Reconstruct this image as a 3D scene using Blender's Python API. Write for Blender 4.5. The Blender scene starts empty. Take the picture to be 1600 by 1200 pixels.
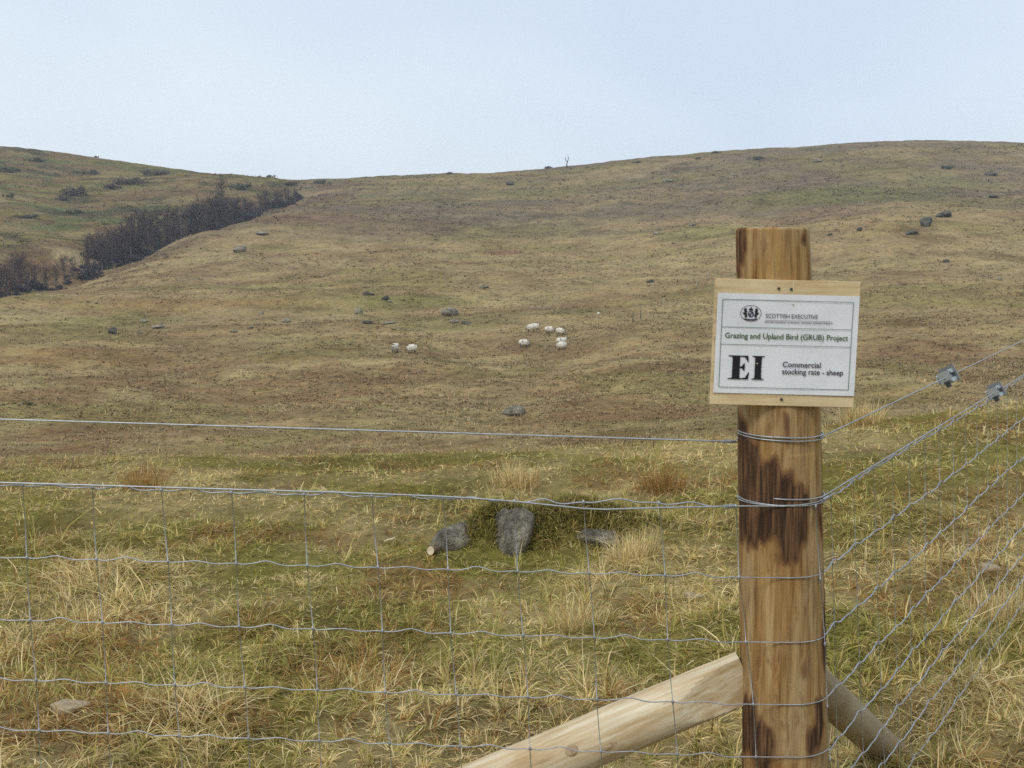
import bpy, bmesh, math
import numpy as np
from mathutils import Vector, Matrix

# ------------------------------------------------------------------ camera, sky, sun, exposure
SC = bpy.context.scene
COL = SC.collection
F = 1716.0                                   # focal length in photo pixels (photo 1600 wide)
PITCH = math.atan(200.0 / F)                 # horizon 200 px above the middle
ZC = 1.36                                    # eye height over the ground at the post
cam = bpy.data.cameras.new('camera'); camo = bpy.data.objects.new('camera', cam)
COL.objects.link(camo); SC.camera = camo
cam.sensor_width = 36.0; cam.lens = 36.0 * F / 1600.0
cam.clip_start = 0.05; cam.clip_end = 6000
camo.location = (0, 0, ZC); camo.rotation_euler = (math.pi / 2 - PITCH, 0, 0)

SUN_EL, SUN_AZ = math.radians(46), math.radians(-142)      # azimuth from +Y towards +X; behind, to the left
world = bpy.data.worlds.new('World'); SC.world = world; world.use_nodes = True
wn, wl = world.node_tree.nodes, world.node_tree.links
wn.clear()
wo = wn.new('ShaderNodeOutputWorld'); bg = wn.new('ShaderNodeBackground')
sky = wn.new('ShaderNodeTexSky'); sky.sky_type = 'NISHITA'; sky.sun_disc = False
sky.sun_elevation = SUN_EL; sky.sun_rotation = SUN_AZ
sky.air_density = 1.0; sky.dust_density = 1.0
tc = wn.new('ShaderNodeTexCoord')
mp = wn.new('ShaderNodeMapping'); mp.inputs['Scale'].default_value = (1.0, 1.0, 2.2); mp.inputs['Location'].default_value = (0.62, 0.1, 0.35)
cn = wn.new('ShaderNodeTexNoise'); cn.inputs['Scale'].default_value = 1.7; cn.inputs['Detail'].default_value = 3.0; cn.inputs['Roughness'].default_value = 0.42
cr = wn.new('ShaderNodeValToRGB'); ce = cr.color_ramp
ce.elements[0].position = 0.33; ce.elements[0].color = (6.2, 7.15, 8.45, 1)
ce.elements[1].position = 0.68; ce.elements[1].color = (8.1, 9.0, 9.5, 1)
mx = wn.new('ShaderNodeMix'); mx.data_type = 'RGBA'; mx.inputs[0].default_value = 0.9
wl.new(tc.outputs['Generated'], mp.inputs['Vector']); wl.new(mp.outputs['Vector'], cn.inputs['Vector'])
wl.new(cn.outputs['Fac'], cr.inputs['Fac'])
wl.new(sky.outputs['Color'], mx.inputs[6]); wl.new(cr.outputs['Color'], mx.inputs[7])
wl.new(mx.outputs[2], bg.inputs['Color']); bg.inputs['Strength'].default_value = 0.113
wl.new(bg.outputs['Background'], wo.inputs['Surface'])

sun = bpy.data.lights.new('sun', 'SUN'); suno = bpy.data.objects.new('sun', sun); COL.objects.link(suno)
sun.energy = 1.5; sun.angle = math.radians(18); sun.color = (1.0, 0.95, 0.87)
sd = Vector((math.sin(SUN_AZ) * math.cos(SUN_EL), math.cos(SUN_AZ) * math.cos(SUN_EL), math.sin(SUN_EL)))
suno.rotation_euler = sd.to_track_quat('Z', 'Y').to_euler()
vs = SC.view_settings
vs.view_transform = 'Standard'; vs.look = 'None'; vs.gamma = 1.0; vs.exposure = 0.0; vs.use_curve_mapping = False
SC.cycles.max_bounces = 6; SC.cycles.volume_bounces = 0; SC.cycles.use_denoising = False

# ------------------------------------------------------------------ helpers
rng = np.random.default_rng(11)
CP, SP = math.cos(PITCH), math.sin(PITCH)

def tan_of(py):                              # height gained per metre of y for image row py
    v = (600.0 - np.asarray(py, float)) / F
    return (-SP + v * CP) / (CP + v * SP)

def at(px, py, Y):                           # world point seen at a photo pixel, on the upright plane y = Y
    u = (px - 800.0) / F; v = (600.0 - py) / F; d = Y / (CP + v * SP)
    return Vector((u * d, Y, ZC + d * (-SP + v * CP)))

def depth_of(py, Y): return Y / (CP + (600.0 - py) / F * SP)

def hash2(ix, iy, seed):
    h = (ix.astype(np.int64) * 374761393 + iy.astype(np.int64) * 668265263 + seed * 974634777) & 0x7fffffff
    h = ((h ^ (h >> 13)) * 1274126177) & 0x7fffffff
    h = ((h ^ (h >> 16)) * 668265263) & 0x7fffffff
    return ((h ^ (h >> 15)) & 0xffff) / 65535.0

def vnoise(x, y, seed=0):
    x = np.asarray(x, float); y = np.asarray(y, float)
    ix = np.floor(x); iy = np.floor(y); fx = x - ix; fy = y - iy
    fx = fx * fx * fx * (fx * (fx * 6 - 15) + 10); fy = fy * fy * fy * (fy * (fy * 6 - 15) + 10)
    a = hash2(ix, iy, seed); b = hash2(ix + 1, iy, seed); c = hash2(ix, iy + 1, seed); d = hash2(ix + 1, iy + 1, seed)
    return (a + (b - a) * fx) * (1 - fy) + (c + (d - c) * fx) * fy

def fbm(x, y, seed=0, octv=4, gain=0.5):     # about -1..1, most within +-0.5
    s = 0; a = 1.0; t = 0
    x = np.asarray(x, float); y = np.asarray(y, float)
    for i in range(octv):
        c, n = math.cos(0.6 * i), math.sin(0.6 * i)
        s = s + a * (vnoise((x * c - y * n) * 2 ** i + 17.3 * i, (x * n + y * c) * 2 ** i - 9.1 * i, seed + i) * 2 - 1); t += a; a *= gain
    return s / t

def sstep(a, b, x):
    t = np.clip((np.asarray(x, float) - a) / (b - a), 0, 1); return t * t * (3 - 2 * t)

def pchip(xk, yk, x):                        # monotone cubic along the last axis of yk
    h = np.diff(xk); dl = np.diff(yk, axis=-1) / h
    m = np.zeros_like(yk)
    w1 = 2 * h[1:] + h[:-1]; w2 = h[1:] + 2 * h[:-1]
    with np.errstate(divide='ignore', invalid='ignore'):
        mm = (w1 + w2) / (w1 / dl[..., :-1] + w2 / dl[..., 1:])
    mm = np.where(dl[..., :-1] * dl[..., 1:] > 0, mm, 0); m[..., 1:-1] = np.nan_to_num(mm)
    m[..., 0] = dl[..., 0]; m[..., -1] = dl[..., -1]
    i = np.clip(np.searchsorted(xk, x) - 1, 0, len(xk) - 2)
    t = np.clip((x - xk[i]) / h[i], 0, 1)
    y0 = yk[..., i]; y1 = yk[..., i + 1]
    return ((1 + 2 * t) * (1 - t) ** 2 * y0 + t * (1 - t) ** 2 * h[i] * m[..., i] + t * t * (3 - 2 * t) * y1 + t * t * (t - 1) * h[i] * m[..., i + 1])

# ------------------------------------------------------------------ the shape of the land
KY = np.array([0.01, 2.3, 5, 8, 10, 14, 22, 32, 45, 70, 100, 130, 170, 210, 260, 300, 340, 380, 430, 480, 520, 600, 800, 1500], float)
# per column: image row of the crest of the knoll at 8 m, then rows of the far slope from 45 m to 520 m
FAR = {
    -500: (716, [715, 650, 590, 540, 488, 440, 390, 355, 322, 292, 258, 226, 205]),
    0:    (712, [706, 642, 585, 533, 488, 452, 400, 368, 338, 310, 276, 246, 225]),
    140:  (712, [704, 641, 583, 531, 489, 452, 411, 379, 350, 324, 293, 264, 243]),
    250:  (711, [703, 640, 582, 530, 487, 451, 405, 375, 345, 318, 290, 270, 260]),
    350:  (710, [702, 640, 581, 528, 485, 449, 400, 366, 338, 315, 290, 272, 272]),
    480:  (708, [701, 640, 580, 526, 484, 446, 400, 364, 336, 314, 296, 282, 283]),
    620:  (704, [700, 640, 579, 523, 482, 442, 400, 366, 338, 314, 292, 276, 280]),
    800:  (700, [699, 640, 578, 520, 479, 438, 398, 367, 340, 314, 288, 266, 268]),
    1000: (690, [696, 634, 572, 516, 472, 430, 388, 358, 330, 304, 276, 250, 252]),
    1200: (672, [692, 626, 566, 510, 462, 416, 364, 340, 318, 294, 260, 231, 232]),
    1400: (655, [688, 620, 560, 504, 450, 400, 340, 318, 309, 288, 250, 223, 224]),
    1600: (640, [684, 616, 556, 500, 446, 396, 338, 316, 310, 290, 252, 225, 226]),
    2100: (622, [680, 612, 552, 496, 440, 390, 336, 316, 306, 286, 250, 222, 222]),
}
CX = np.array(sorted(FAR), float)
ZT = np.zeros((len(CX), len(KY)))
for i, px in enumerate(sorted(FAR)):
    crest, rows = FAR[px]
    zc = ZC + 8 * float(tan_of(crest + np.interp(px, [0, 800, 1200, 1600], [42, 38, 28, 14])))
    far = ZC + KY[8:21] * tan_of(np.array(rows, float))
    z45 = far[0]
    near = [-0.05, -0.07, zc * 0.6 - .055, zc, zc - 0.22, zc + (z45 - zc) * 0.17, zc + (z45 - zc) * 0.46, zc + (z45 - zc) * 0.76]
    top = far[-1]
    ZT[i] = near + list(far) + [top + 1.0, top - 6, top - 45]
GY = np.concatenate([np.linspace(0.01, 12, 160), np.geomspace(12.1, 1500, 700)])
GT = np.linspace(math.atan((CX[0] - 800) / F), math.atan((CX[-1] - 800) / F), 420)
ZG = pchip(KY, ZT, GY)                       # columns x depth
ZG = pchip(np.arctan((CX - 800) / F), ZG.T.copy(), GT).T.copy()
ZBACK = pchip(KY, np.mean(ZT, axis=0)[None], GY)[0]
GUL = [(-420, 178), (-150, 196), (0, 222), (140, 276), (250, 306), (350, 342), (420, 384), (478, 425)]
GUL = np.array([((px - 800) / F * Y, Y) for px, Y in GUL])
BUMPS = []                                   # (x, y, height, rx, ry)

def seg_dist(x, y, P):
    d = np.full(np.shape(x), 1e9); s = np.zeros(np.shape(x)); L = 0
    for a, b in zip(P[:-1], P[1:]):
        ab = b - a; l2 = ab @ ab
        t = np.clip(((x - a[0]) * ab[0] + (y - a[1]) * ab[1]) / l2, 0, 1)
        dd = np.hypot(x - a[0] - t * ab[0], y - a[1] - t * ab[1])
        m = dd < d; d = np.where(m, dd, d); s = np.where(m, L + t * math.sqrt(l2), s); L += math.sqrt(l2)
    return d, s / L

def H(x, y, detail=True):
    x = np.asarray(x, float); y = np.asarray(y, float)
    R = np.hypot(x, y); th = np.arctan2(x, y)
    tcl = np.clip(th, GT[0], GT[-1])
    Y = np.clip(R * np.cos(tcl), 0.02, 1499)
    fi = (tcl - GT[0]) / (GT[1] - GT[0]); i = np.clip(fi.astype(int), 0, len(GT) - 2); fi = fi - i
    j = np.clip(np.searchsorted(GY, Y) - 1, 0, len(GY) - 2); fj = (Y - GY[j]) / (GY[j + 1] - GY[j])
    z = (ZG[i, j] * (1 - fj) + ZG[i, j + 1] * fj) * (1 - fi) + (ZG[i + 1, j] * (1 - fj) + ZG[i + 1, j + 1] * fj) * fi
    zb = ZBACK[j] * (1 - fj) + ZBACK[j + 1] * fj
    w = sstep(0.1, 1.8, np.abs(th - tcl)); z = z * (1 - w) + zb * w
    d, s = seg_dist(x, y, GUL)
    z = z - (6.0 - 3.2 * sstep(0.55, 1.0, s)) * np.exp(-(d / 13.0) ** 2) * sstep(90, 160, R)
    if detail:
        nf = 1 - sstep(9, 16, R)
        z = z + nf * (0.055 * fbm(x / 0.42, y / 0.42, 3, 3) + 0.07 * fbm(x / 1.5, y / 1.5, 5, 3))
        ff = sstep(18, 70, R)
        z = z + ff * (0.30 * fbm(x / 3.2, y / 3.2, 21, 3) + 1.25 * (1 - .5 * sstep(380, 450, R)) * fbm(x / 17, y / 17, 23, 3) + 2.6 * (1 - .5 * sstep(380, 450, R)) * sstep(90, 240, R) * fbm(x / 62, y / 50, 29, 3))
        for bx, by, bh, rx, ry in BUMPS:
            z = z + bh * np.exp(-(((x - bx) / rx) ** 2 + ((y - by) / ry) ** 2))
    return z

def hit(px, py, ymin=1.5, ymax=900.0):       # first point of the land seen at a photo pixel
    Y = np.geomspace(ymin, ymax, 6000); u = (px - 800.0) / F
    v = (600.0 - py) / F; k = 1.0 / (CP + v * SP)       # per metre of y, x = u*k
    x = Y * u * k
    z = ZC + Y * float(tan_of(py)); g = H(x, Y)
    m = np.nonzero(g >= z)[0]
    if len(m) == 0:
        m = [int(np.argmin(z - g))]
    q = m[0]
    return float(x[q]), float(Y[q]), float(g[q])

PATCH = []                                   # (x, y, rx, ry, colour, strength)
def ground_colour(x, y):
    x = np.asarray(x, float); y = np.asarray(y, float)
    R = np.hypot(x, y); th = np.arctan2(x, y)
    S = np.array((.40, .315, .148)); T = np.array((.325, .235, .113)); B = np.array((.245, .156, .074)); O = np.array((.235, .195, .062))
    G = np.array((.20, .178, .046)); P = np.array((.20, .158, .098)); D = np.array((.10, .085, .045))
    def mix(a, b, t): t = np.asarray(t)[..., None]; return a * (1 - t) + b * t
    # knoll in front
    c = mix(S, O, sstep(-.25, .35, fbm(x / .8, y / .8, 41, 4)))
    c = mix(c, B, .75 * sstep(.12, .42, fbm(x / .55, y / .55, 43, 4)))
    c = mix(c, G, .8 * sstep(.10, .45, fbm(x / 1.1, y / 1.1, 47, 3)))
    c = c * .94                              # thatch and peat under the blades
    # hollow and lower slope
    m = mix(T, B, sstep(-.3, .5, fbm(x / 6, y / 6, 51, 4)) * .8)
    m = mix(m, S, .65 * sstep(.0, .45, fbm(x / 4.0, y / 4.0, 53, 4)))
    m = mix(m, O, .42 * sstep(.10, .45, fbm(x / 11, y / 11, 57, 4)))
    c = mix(c, m, sstep(8, 13, R))
    # upper slope
    up = mix(T * 1.03, S, .5 * sstep(-.1, .4, fbm(x / 25, y / 14, 61, 4)))
    up = mix(up, O, .5 * sstep(.05, .35, fbm(x / 30, y / 16, 63, 4)))
    up = mix(up, B, .55 * sstep(.12, .4, fbm(x / 14, y / 8, 67, 4)))
    c = mix(c, up, sstep(105, 165, R + 25 * fbm(x / 30, y / 30, 69, 3)))
    top = mix(P, O, .65 * sstep(-.25, .25, fbm(x / 45, y / 22, 71, 4)))
    top = mix(top, T, .7 * sstep(.05, .4, fbm(x / 38, y / 15, 73, 4)))
    top = mix(top, np.array((.18, .125, .083)), .5 * sstep(.05, .35, fbm(x / 22, y / 12, 75, 4)))
    c = mix(c, top, sstep(265, 325, R + 40 * fbm(x / 50, y / 50, 77, 3)))
    # the greener hill over the ravine
    lf = mix(O * 1.05, np.array((.150, .165, .058)), sstep(-.2, .3, fbm(x / 28, y / 14, 81, 4)))
    lf = mix(lf, T, .7 * sstep(-.05, .35, fbm(x / 30, y / 18, 83, 4)))
    lf = mix(lf, D, .85 * sstep(.03, .27, fbm(x / 13, y / 8, 85, 5)))
    lf = mix(lf, B, .8 * sstep(.02, .28, fbm(x / 20, y / 10, 87, 5)))
    lf = lf * .84
    gx = np.interp(y, GUL[:, 1], GUL[:, 0])
    c = mix(c, lf, sstep(0, 14, gx - x) * sstep(175, 215, R) * sstep(-.02, -.14, th))
    jit = 1 + .9 * fbm(x / (R * .03 + .5), y / (R * .06 + .5), 95, 4)
    for px_, py_, rx, ry, cc, st in PATCH:
        c = mix(c, cc, .9 * st * sstep(1.5, .3, (((x - px_) / rx) ** 2 + ((y - py_) / ry) ** 2) * jit))
    # bare hollow rims: rusty bracken beside the ravine
    d, s = seg_dist(x, y, GUL)
    c = mix(c, np.array((.17, .10, .058)), .65 * np.exp(-((d - 16) / 12) ** 2) * sstep(-.2, .3, fbm(x / 8, y / 8, 91, 3)) * sstep(150, 190, R))
    far = sstep(20, 60, R)[..., None]; lum = c.mean(-1, keepdims=True)
    return c * (1 - .12 * far) + lum * np.array((1.08, 1.0, .80)) * .12 * far

# ------------------------------------------------------------------ mesh and material helpers
def mesh_np(name, v, loops, starts, cols=None, smooth=False):
    me = bpy.data.meshes.new(name)
    v = np.asarray(v, np.float32).reshape(-1, 3); loops = np.asarray(loops, np.int32).ravel(); starts = np.asarray(starts, np.int32).ravel()
    me.vertices.add(len(v)); me.vertices.foreach_set('co', v.ravel())
    me.loops.add(len(loops)); me.loops.foreach_set('vertex_index', loops)
    me.polygons.add(len(starts)); me.polygons.foreach_set('loop_start', starts)
    if smooth:
        me.polygons.foreach_set('use_smooth', np.ones(len(starts), bool))
    me.update(calc_edges=True)
    if cols is not None:
        a = me.color_attributes.new('Col', 'FLOAT_COLOR', 'POINT')
        c = np.ones((len(v), 4), np.float32); c[:, :3] = cols
        a.data.foreach_set('color', c.ravel())
    return me

def mesh_vf(name, v, f, smooth=True):
    me = bpy.data.meshes.new(name); me.from_pydata([tuple(p) for p in v], [], [tuple(q) for q in f])
    if smooth:
        me.polygons.foreach_set('use_smooth', np.ones(len(me.polygons), bool))
    me.update(); return me

def obj(name, me, mat=None, parent=None, loc=None, rot=None, scale=None):
    o = bpy.data.objects.new(name, me); COL.objects.link(o)
    if mat is not None and me is not None and len(me.materials) == 0:
        me.materials.append(mat)
    if parent is not None:
        o.parent = parent
    if loc is not None: o.location = loc
    if rot is not None: o.rotation_euler = rot
    if scale is not None: o.scale = scale
    return o

def tag(o, label, cat, group=None, kind=None):
    if label: o['label'] = label
    if cat: o['category'] = cat
    if group: o['group'] = group
    if kind: o['kind'] = kind
    return o

def tube_geo(pts, r, n=6, cap=True):
    pts = [Vector(p) for p in pts]; m = len(pts)
    rr = r if hasattr(r, '__len__') else [r] * m
    V = []; Fc = []
    t0 = (pts[1] - pts[0]).normalized()
    ref = Vector((0, 0, 1)) if abs(t0.z) < 0.9 else Vector((1, 0, 0))
    nrm = (ref - t0 * ref.dot(t0)).normalized()
    for i in range(m):
        t = (pts[min(i + 1, m - 1)] - pts[max(i - 1, 0)]).normalized()
        nrm = (nrm - t * nrm.dot(t)).normalized(); b = t.cross(nrm)
        for k in range(n):
            a = 2 * math.pi * k / n
            V.append(pts[i] + (nrm * math.cos(a) + b * math.sin(a)) * rr[i])
    for i in range(m - 1):
        for k in range(n):
            k2 = (k + 1) % n
            Fc.append((i * n + k, i * n + k2, (i + 1) * n + k2, (i + 1) * n + k))
    if cap:
        Fc.append(tuple(range(n - 1, -1, -1))); Fc.append(tuple((m - 1) * n + k for k in range(n)))
    return V, Fc

def join_geo(parts):
    V = []; Fc = []
    for v, f in parts:
        o = len(V); V += list(v); Fc += [tuple(i + o for i in q) for q in f]
    return V, Fc

def box_geo(c, s, M=None):
    V = []
    for dx in (-.5, .5):
        for dy in (-.5, .5):
            for dz in (-.5, .5):
                p = Vector((dx * s[0], dy * s[1], dz * s[2]))
                V.append((M @ p if M else p) + Vector(c))
    return V, [(0, 1, 3, 2), (4, 6, 7, 5), (0, 4, 5, 1), (2, 3, 7, 6), (0, 2, 6, 4), (1, 5, 7, 3)]

class NT:
    def __init__(s, name):
        s.m = bpy.data.materials.new(name); s.m.use_nodes = True
        s.n = s.m.node_tree.nodes; s.l = s.m.node_tree.links
        s.b = s.n['Principled BSDF']; s.b.inputs['Roughness'].default_value = .9
        s.b.inputs['Specular IOR Level'].default_value = .2
    def new(s, t, **kw):
        q = s.n.new(t)
        for k, v in kw.items():
            q.inputs[k.replace('_', ' ')].default_value = v
        return q
    def link(s, a, b): s.l.new(a, b)
    def coords(s, scale=(1, 1, 1), kind='Object'):
        t = s.n.new('ShaderNodeTexCoord'); m = s.n.new('ShaderNodeMapping'); m.inputs['Scale'].default_value = scale
        s.link(t.outputs[kind], m.inputs['Vector']); return m.outputs['Vector']
    def noise(s, vec, scale, detail=4, rough=.55):
        q = s.new('ShaderNodeTexNoise', Scale=scale, Detail=detail, Roughness=rough); s.link(vec, q.inputs['Vector']); return q.outputs['Fac']
    def ramp(s, fac, stops):
        q = s.n.new('ShaderNodeValToRGB'); e = q.color_ramp.elements
        while len(e) < len(stops): e.new(.5)
        for el, (p, c) in zip(e, stops): el.position = p; el.color = (*c, 1) if len(c) == 3 else c
        s.link(fac, q.inputs['Fac']); return q.outputs['Color']
    def mix(s, fac, a, b, blend='MIX'):
        q = s.n.new('ShaderNodeMix'); q.data_type = 'RGBA'; q.blend_type = blend
        for sock, val in ((q.inputs[0], fac), (q.inputs[6], a), (q.inputs[7], b)):
            if isinstance(val, (int, float)): sock.default_value = val
            elif isinstance(val, tuple): sock.default_value = (*val, 1)
            else: s.link(val, sock)
        return q.outputs[2]
    def bump(s, h, strength=.5, dist=.01):
        q = s.new('ShaderNodeBump', Strength=strength, Distance=dist); s.link(h, q.inputs['Height']); s.link(q.outputs['Normal'], s.b.inputs['Normal'])
    def attr(s, name):
        q = s.n.new('ShaderNodeAttribute'); q.attribute_name = name; return q
    def base(s, c):
        if isinstance(c, tuple): s.b.inputs['Base Color'].default_value = (*c, 1)
        else: s.link(c, s.b.inputs['Base Color'])
        return s.m

def flat_mat(name, c, rough=.8, metal=0.0, spec=.3):
    t = NT(name); t.b.inputs['Roughness'].default_value = rough; t.b.inputs['Metallic'].default_value = metal; t.b.inputs['Specular IOR Level'].default_value = spec
    return t.base(c)

def m_ground():
    t = NT('moor_ground'); v = t.coords()
    a = t.attr('Col').outputs['Color']
    n1 = t.noise(v, 1.6, 8, .72); n2 = t.noise(v, .35, 6, .65); n3 = t.noise(v, 14, 4, .6)
    c = t.mix(1.0, a, t.ramp(n1, [(.30, (.55, .53, .5)), (.5, (1, 1, 1)), (.72, (1.35, 1.32, 1.25))]), 'MULTIPLY')
    c = t.mix(1.0, c, t.ramp(n2, [(.3, (.86, .84, .82)), (.7, (1.16, 1.16, 1.16))]), 'MULTIPLY')
    c = t.mix(1.0, c, t.ramp(n3, [(.3, (.7, .7, .7)), (.7, (1.2, 1.2, 1.2))]), 'MULTIPLY')
    c = t.mix(1.0, c, t.ramp(t.noise(t.coords((.10, .16, .16)), 1, 10, .72), [(.33, (.60, .57, .55)), (.5, (1, 1, 1)), (.68, (1.32, 1.3, 1.22))]), 'MULTIPLY')
    t.bump(n1, .9, .25); t.b.inputs['Roughness'].default_value = 1; t.b.inputs['Specular IOR Level'].default_value = 0
    return t.base(c)

def m_blade(name, trans=.36):
    t = NT(name); a = t.attr('Col').outputs['Color']
    t.base(a); t.b.inputs['Roughness'].default_value = .75; t.b.inputs['Specular IOR Level'].default_value = .25
    tr = t.n.new('ShaderNodeBsdfTranslucent'); t.link(a, tr.inputs['Color'])
    ms = t.n.new('ShaderNodeMixShader'); ms.inputs[0].default_value = trans
    out = [n for n in t.n if n.type == 'OUTPUT_MATERIAL'][0]
    t.link(t.b.outputs[0], ms.inputs[1]); t.link(tr.outputs[0], ms.inputs[2]); t.link(ms.outputs[0], out.inputs['Surface'])
    return t.m

def m_rock(name, c1, c2, moss=.0):
    t = NT(name); v = t.coords()
    n = t.noise(v, 3.5, 8, .65); k = t.noise(v, 18, 5, .6)
    c = t.ramp(n, [(.3, c1), (.5, tuple((a + b) / 2 for a, b in zip(c1, c2))), (.72, c2)])
    c = t.mix(1.0, c, t.ramp(t.noise(v, 1.4, 3, .5), [(.35, (.55, .55, .52)), (.6, (1.25, 1.22, 1.15))]), 'MULTIPLY')
    c = t.mix(t.ramp(t.noise(v, 2.6, 5, .7), [(.55, (0, 0, 0)), (.64, (.7, .7, .7))]), c, (.15, .135, .05))
    c = t.mix(1.0, c, t.ramp(t.noise(v, 9, 6, .7), [(.34, (.35, .35, .33)), (.5, (1, 1, 1)), (.66, (1.3, 1.28, 1.2))]), 'MULTIPLY')
    c = t.mix(t.ramp(k, [(.58, (0, 0, 0)), (.70, (.8, .8, .8))]), c, (.42, .41, .36))        # lichen
    if moss:
        g = t.n.new('ShaderNodeNewGeometry'); sx = t.n.new('ShaderNodeSeparateXYZ'); t.link(g.outputs['True Normal'], sx.inputs[0])
        ad = t.n.new('ShaderNodeMath'); ad.operation = 'ADD'; t.link(sx.outputs['Z'], ad.inputs[0]); t.link(n, ad.inputs[1])
        c = t.mix(t.ramp(ad.outputs[0], [(1.25 - moss, (0, 0, 0)), (1.45 - moss, (1, 1, 1))]), c, (.11, .105, .035))
    t.bump(k, .9, .06); return t.base(c)

def m_wire():
    t = NT('galvanised_wire'); v = t.coords()
    t.b.inputs['Metallic'].default_value = .75; t.b.inputs['Roughness'].default_value = .5
    return t.base(t.ramp(t.noise(v, 40, 3), [(.3, (.34, .355, .37)), (.7, (.52, .54, .56))]))

def m_wood(name, dark, mid, light, sc=(2, 30, 30), axis=None, rough=.7):
    t = NT(name); v = t.coords(sc); v2 = t.coords((6, 6, 6))
    g = t.noise(v, 1, 6, .6); p = t.noise(v2, 1, 4, .6)
    c = t.ramp(g, [(.28, dark), (.5, mid), (.75, light)])
    c = t.mix(1.0, c, t.ramp(p, [(.3, (.82, .78, .72)), (.65, (1.08, 1.08, 1.08))]), 'MULTIPLY')
    t.b.inputs['Roughness'].default_value = rough; t.bump(g, .3, .002); return t.base(c)

M_GROUND = m_ground(); M_BLADE = m_blade('grass_blades'); M_TUFT = m_blade('hillside_tufts', .1)
M_ROCK = m_rock('grey_rock', (.17, .152, .12), (.38, .35, .285)); M_ROCKM = m_rock('mossy_rock', (.16, .145, .11), (.36, .335, .27), .25)
M_WIRE = m_wire(); M_DARKMETAL = flat_mat('dark_screw_steel', (.09, .09, .10), .5, .8)

# ------------------------------------------------------------------ small mounds on the knoll
def near_pt(px, py): return hit(px, py, 1.5, 12)
OUT = near_pt(830, 868)
BUMPS += [(OUT[0] + .06, OUT[1] + .17, .15, .30, .16), (OUT[0] + .38, OUT[1] + .22, .11, .32, .19), (OUT[0] - .22, OUT[1] + .13, .17, .17, .13)]
TUSS = [  # px, py of the base, width in px, height factor, kind, label
    (150, 905, 300, 1.0, 'straw', 'broad pale straw tussock with blades swept over, left of the fence stays'),
    (285, 1150, 300, 1.1, 'straw', 'large straw tussock with a dark hollow beneath, at the bottom left'),
    (385, 972, 170, 1.0, 'mixed', 'rusty olive tussock below the mossy outcrop, on its left'),
    (120, 1020, 170, .9, 'mixed', 'brownish grass tussock under the broad straw one on the left'),
    (1038, 762, 70, 2.0, 'rush', 'upright rust brown rush clump between the outcrop and the corner post'),
    (236, 764, 100, 1.2, 'rush', 'rust coloured rush clump on the crest at the far left'),
    (975, 882, 110, 1.2, 'pale', 'pale feathery grass tuft at the right foot of the mossy outcrop'),
    (1035, 945, 130, .9, 'mixed', 'dark olive tuft left of the corner post, above a pale flat stone'),
    (640, 975, 170, .6, 'rust', 'low rust brown grass patch in the middle of the foreground'),
    (695, 905, 70, .9, 'rust', 'small rust tuft just below the left slab of the outcrop'),
    (800, 752, 110, .8, 'pale', 'pale upright grass tuft on the crest behind the mossy outcrop'),
    (335, 830, 90, .8, 'rust', 'small rust tuft right of the broad straw tussock'),
    (1450, 1010, 180, .8, 'mixed', 'olive tussock behind the slanting right hand fence wires'),
    (1560, 960, 160, 1.0, 'pale', 'tall pale grass tussock at the right edge behind the wires'),
    (1530, 1085, 170, .9, 'straw', 'straw tussock beside the foot of the right hand brace'),
    (480, 905, 120, .6, 'straw', 'low straw tuft left of the pale cut log end'),
    (900, 975, 130, .8, 'pale', 'pale wispy tuft below the outcrop, above the peeled brace'),
    (1345, 662, 90, 1.2, 'pale', 'pale grass tuft on the crest right of the sign board'),
]
BUMPS.append(((112 - 800) / F * 286, 286, 4.0, 11, 12))        # spur on the far bank of the ravine
BUMPS.append((1.16, 3.22, -.16, .22, .20))        # hollow at the foot of the right-hand brace
for px, py, w, hf, kind, lab in TUSS:
    x, y, z = near_pt(px, py)
    if kind in ('straw', 'mixed'):
        BUMPS.append((x, y + .02, .05 * hf, w / F * y * .36, w / F * y * .30))

# ------------------------------------------------------------------ vegetation patches: bracken, heather, green flushes
for px, py, w, h, col, st in ((330, 474, 300, 24, (.34, .205, .08), .55), (785, 397, 80, 7, (.24, .12, .06), .8), (600, 352, 260, 26, (.20, .135, .088), .7), (470, 342, 180, 22, (.22, .13, .08), .7), (1085, 362, 130, 20, (.20, .19, .065), .7),
        (1340, 303, 300, 26, (.16, .155, .06), .7), (1480, 284, 130, 18, (.19, .19, .075), .6), (1250, 283, 180, 14, (.20, .13, .10), .6), (640, 472, 200, 26, (.22, .20, .065), .7), (900, 488, 180, 12, (.17, .16, .06), .6), (700, 500, 240, 14, (.20, .18, .065), .6), (170, 502, 180, 22, (.22, .20, .065), .6),
        (1290, 338, 150, 16, (.20, .125, .09), .6), (80, 425, 120, 50, (.22, .115, .06), .7), (430, 322, 110, 18, (.24, .125, .065), .7), (1470, 560, 160, 40, (.22, .125, .06), .55), (1090, 345, 140, 10, (.40, .28, .14), .5), (900, 345, 260, 10, (.38, .29, .13), .5), (480, 610, 300, 50, (.24, .135, .06), .5), (950, 640, 260, 40, (.26, .15, .065), .5), (150, 560, 260, 30, (.30, .18, .065), .5), (120, 700, 160, 16, (.22, .12, .055), .6), (100, 393, 110, 22, (.44, .34, .165), .9), (700, 300, 400, 14, (.20, .18, .085), .5)):
    x, y, z = hit(px, py, 14); ya = hit(px, py + h * .5, 14)[1]; yb = hit(px, py - h * .5, 14)[1]
    PATCH.append((x, y, max(2.0, w * .5 / F * y), max(2.5, abs(yb - ya) * .5), np.array(col), st))

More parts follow.
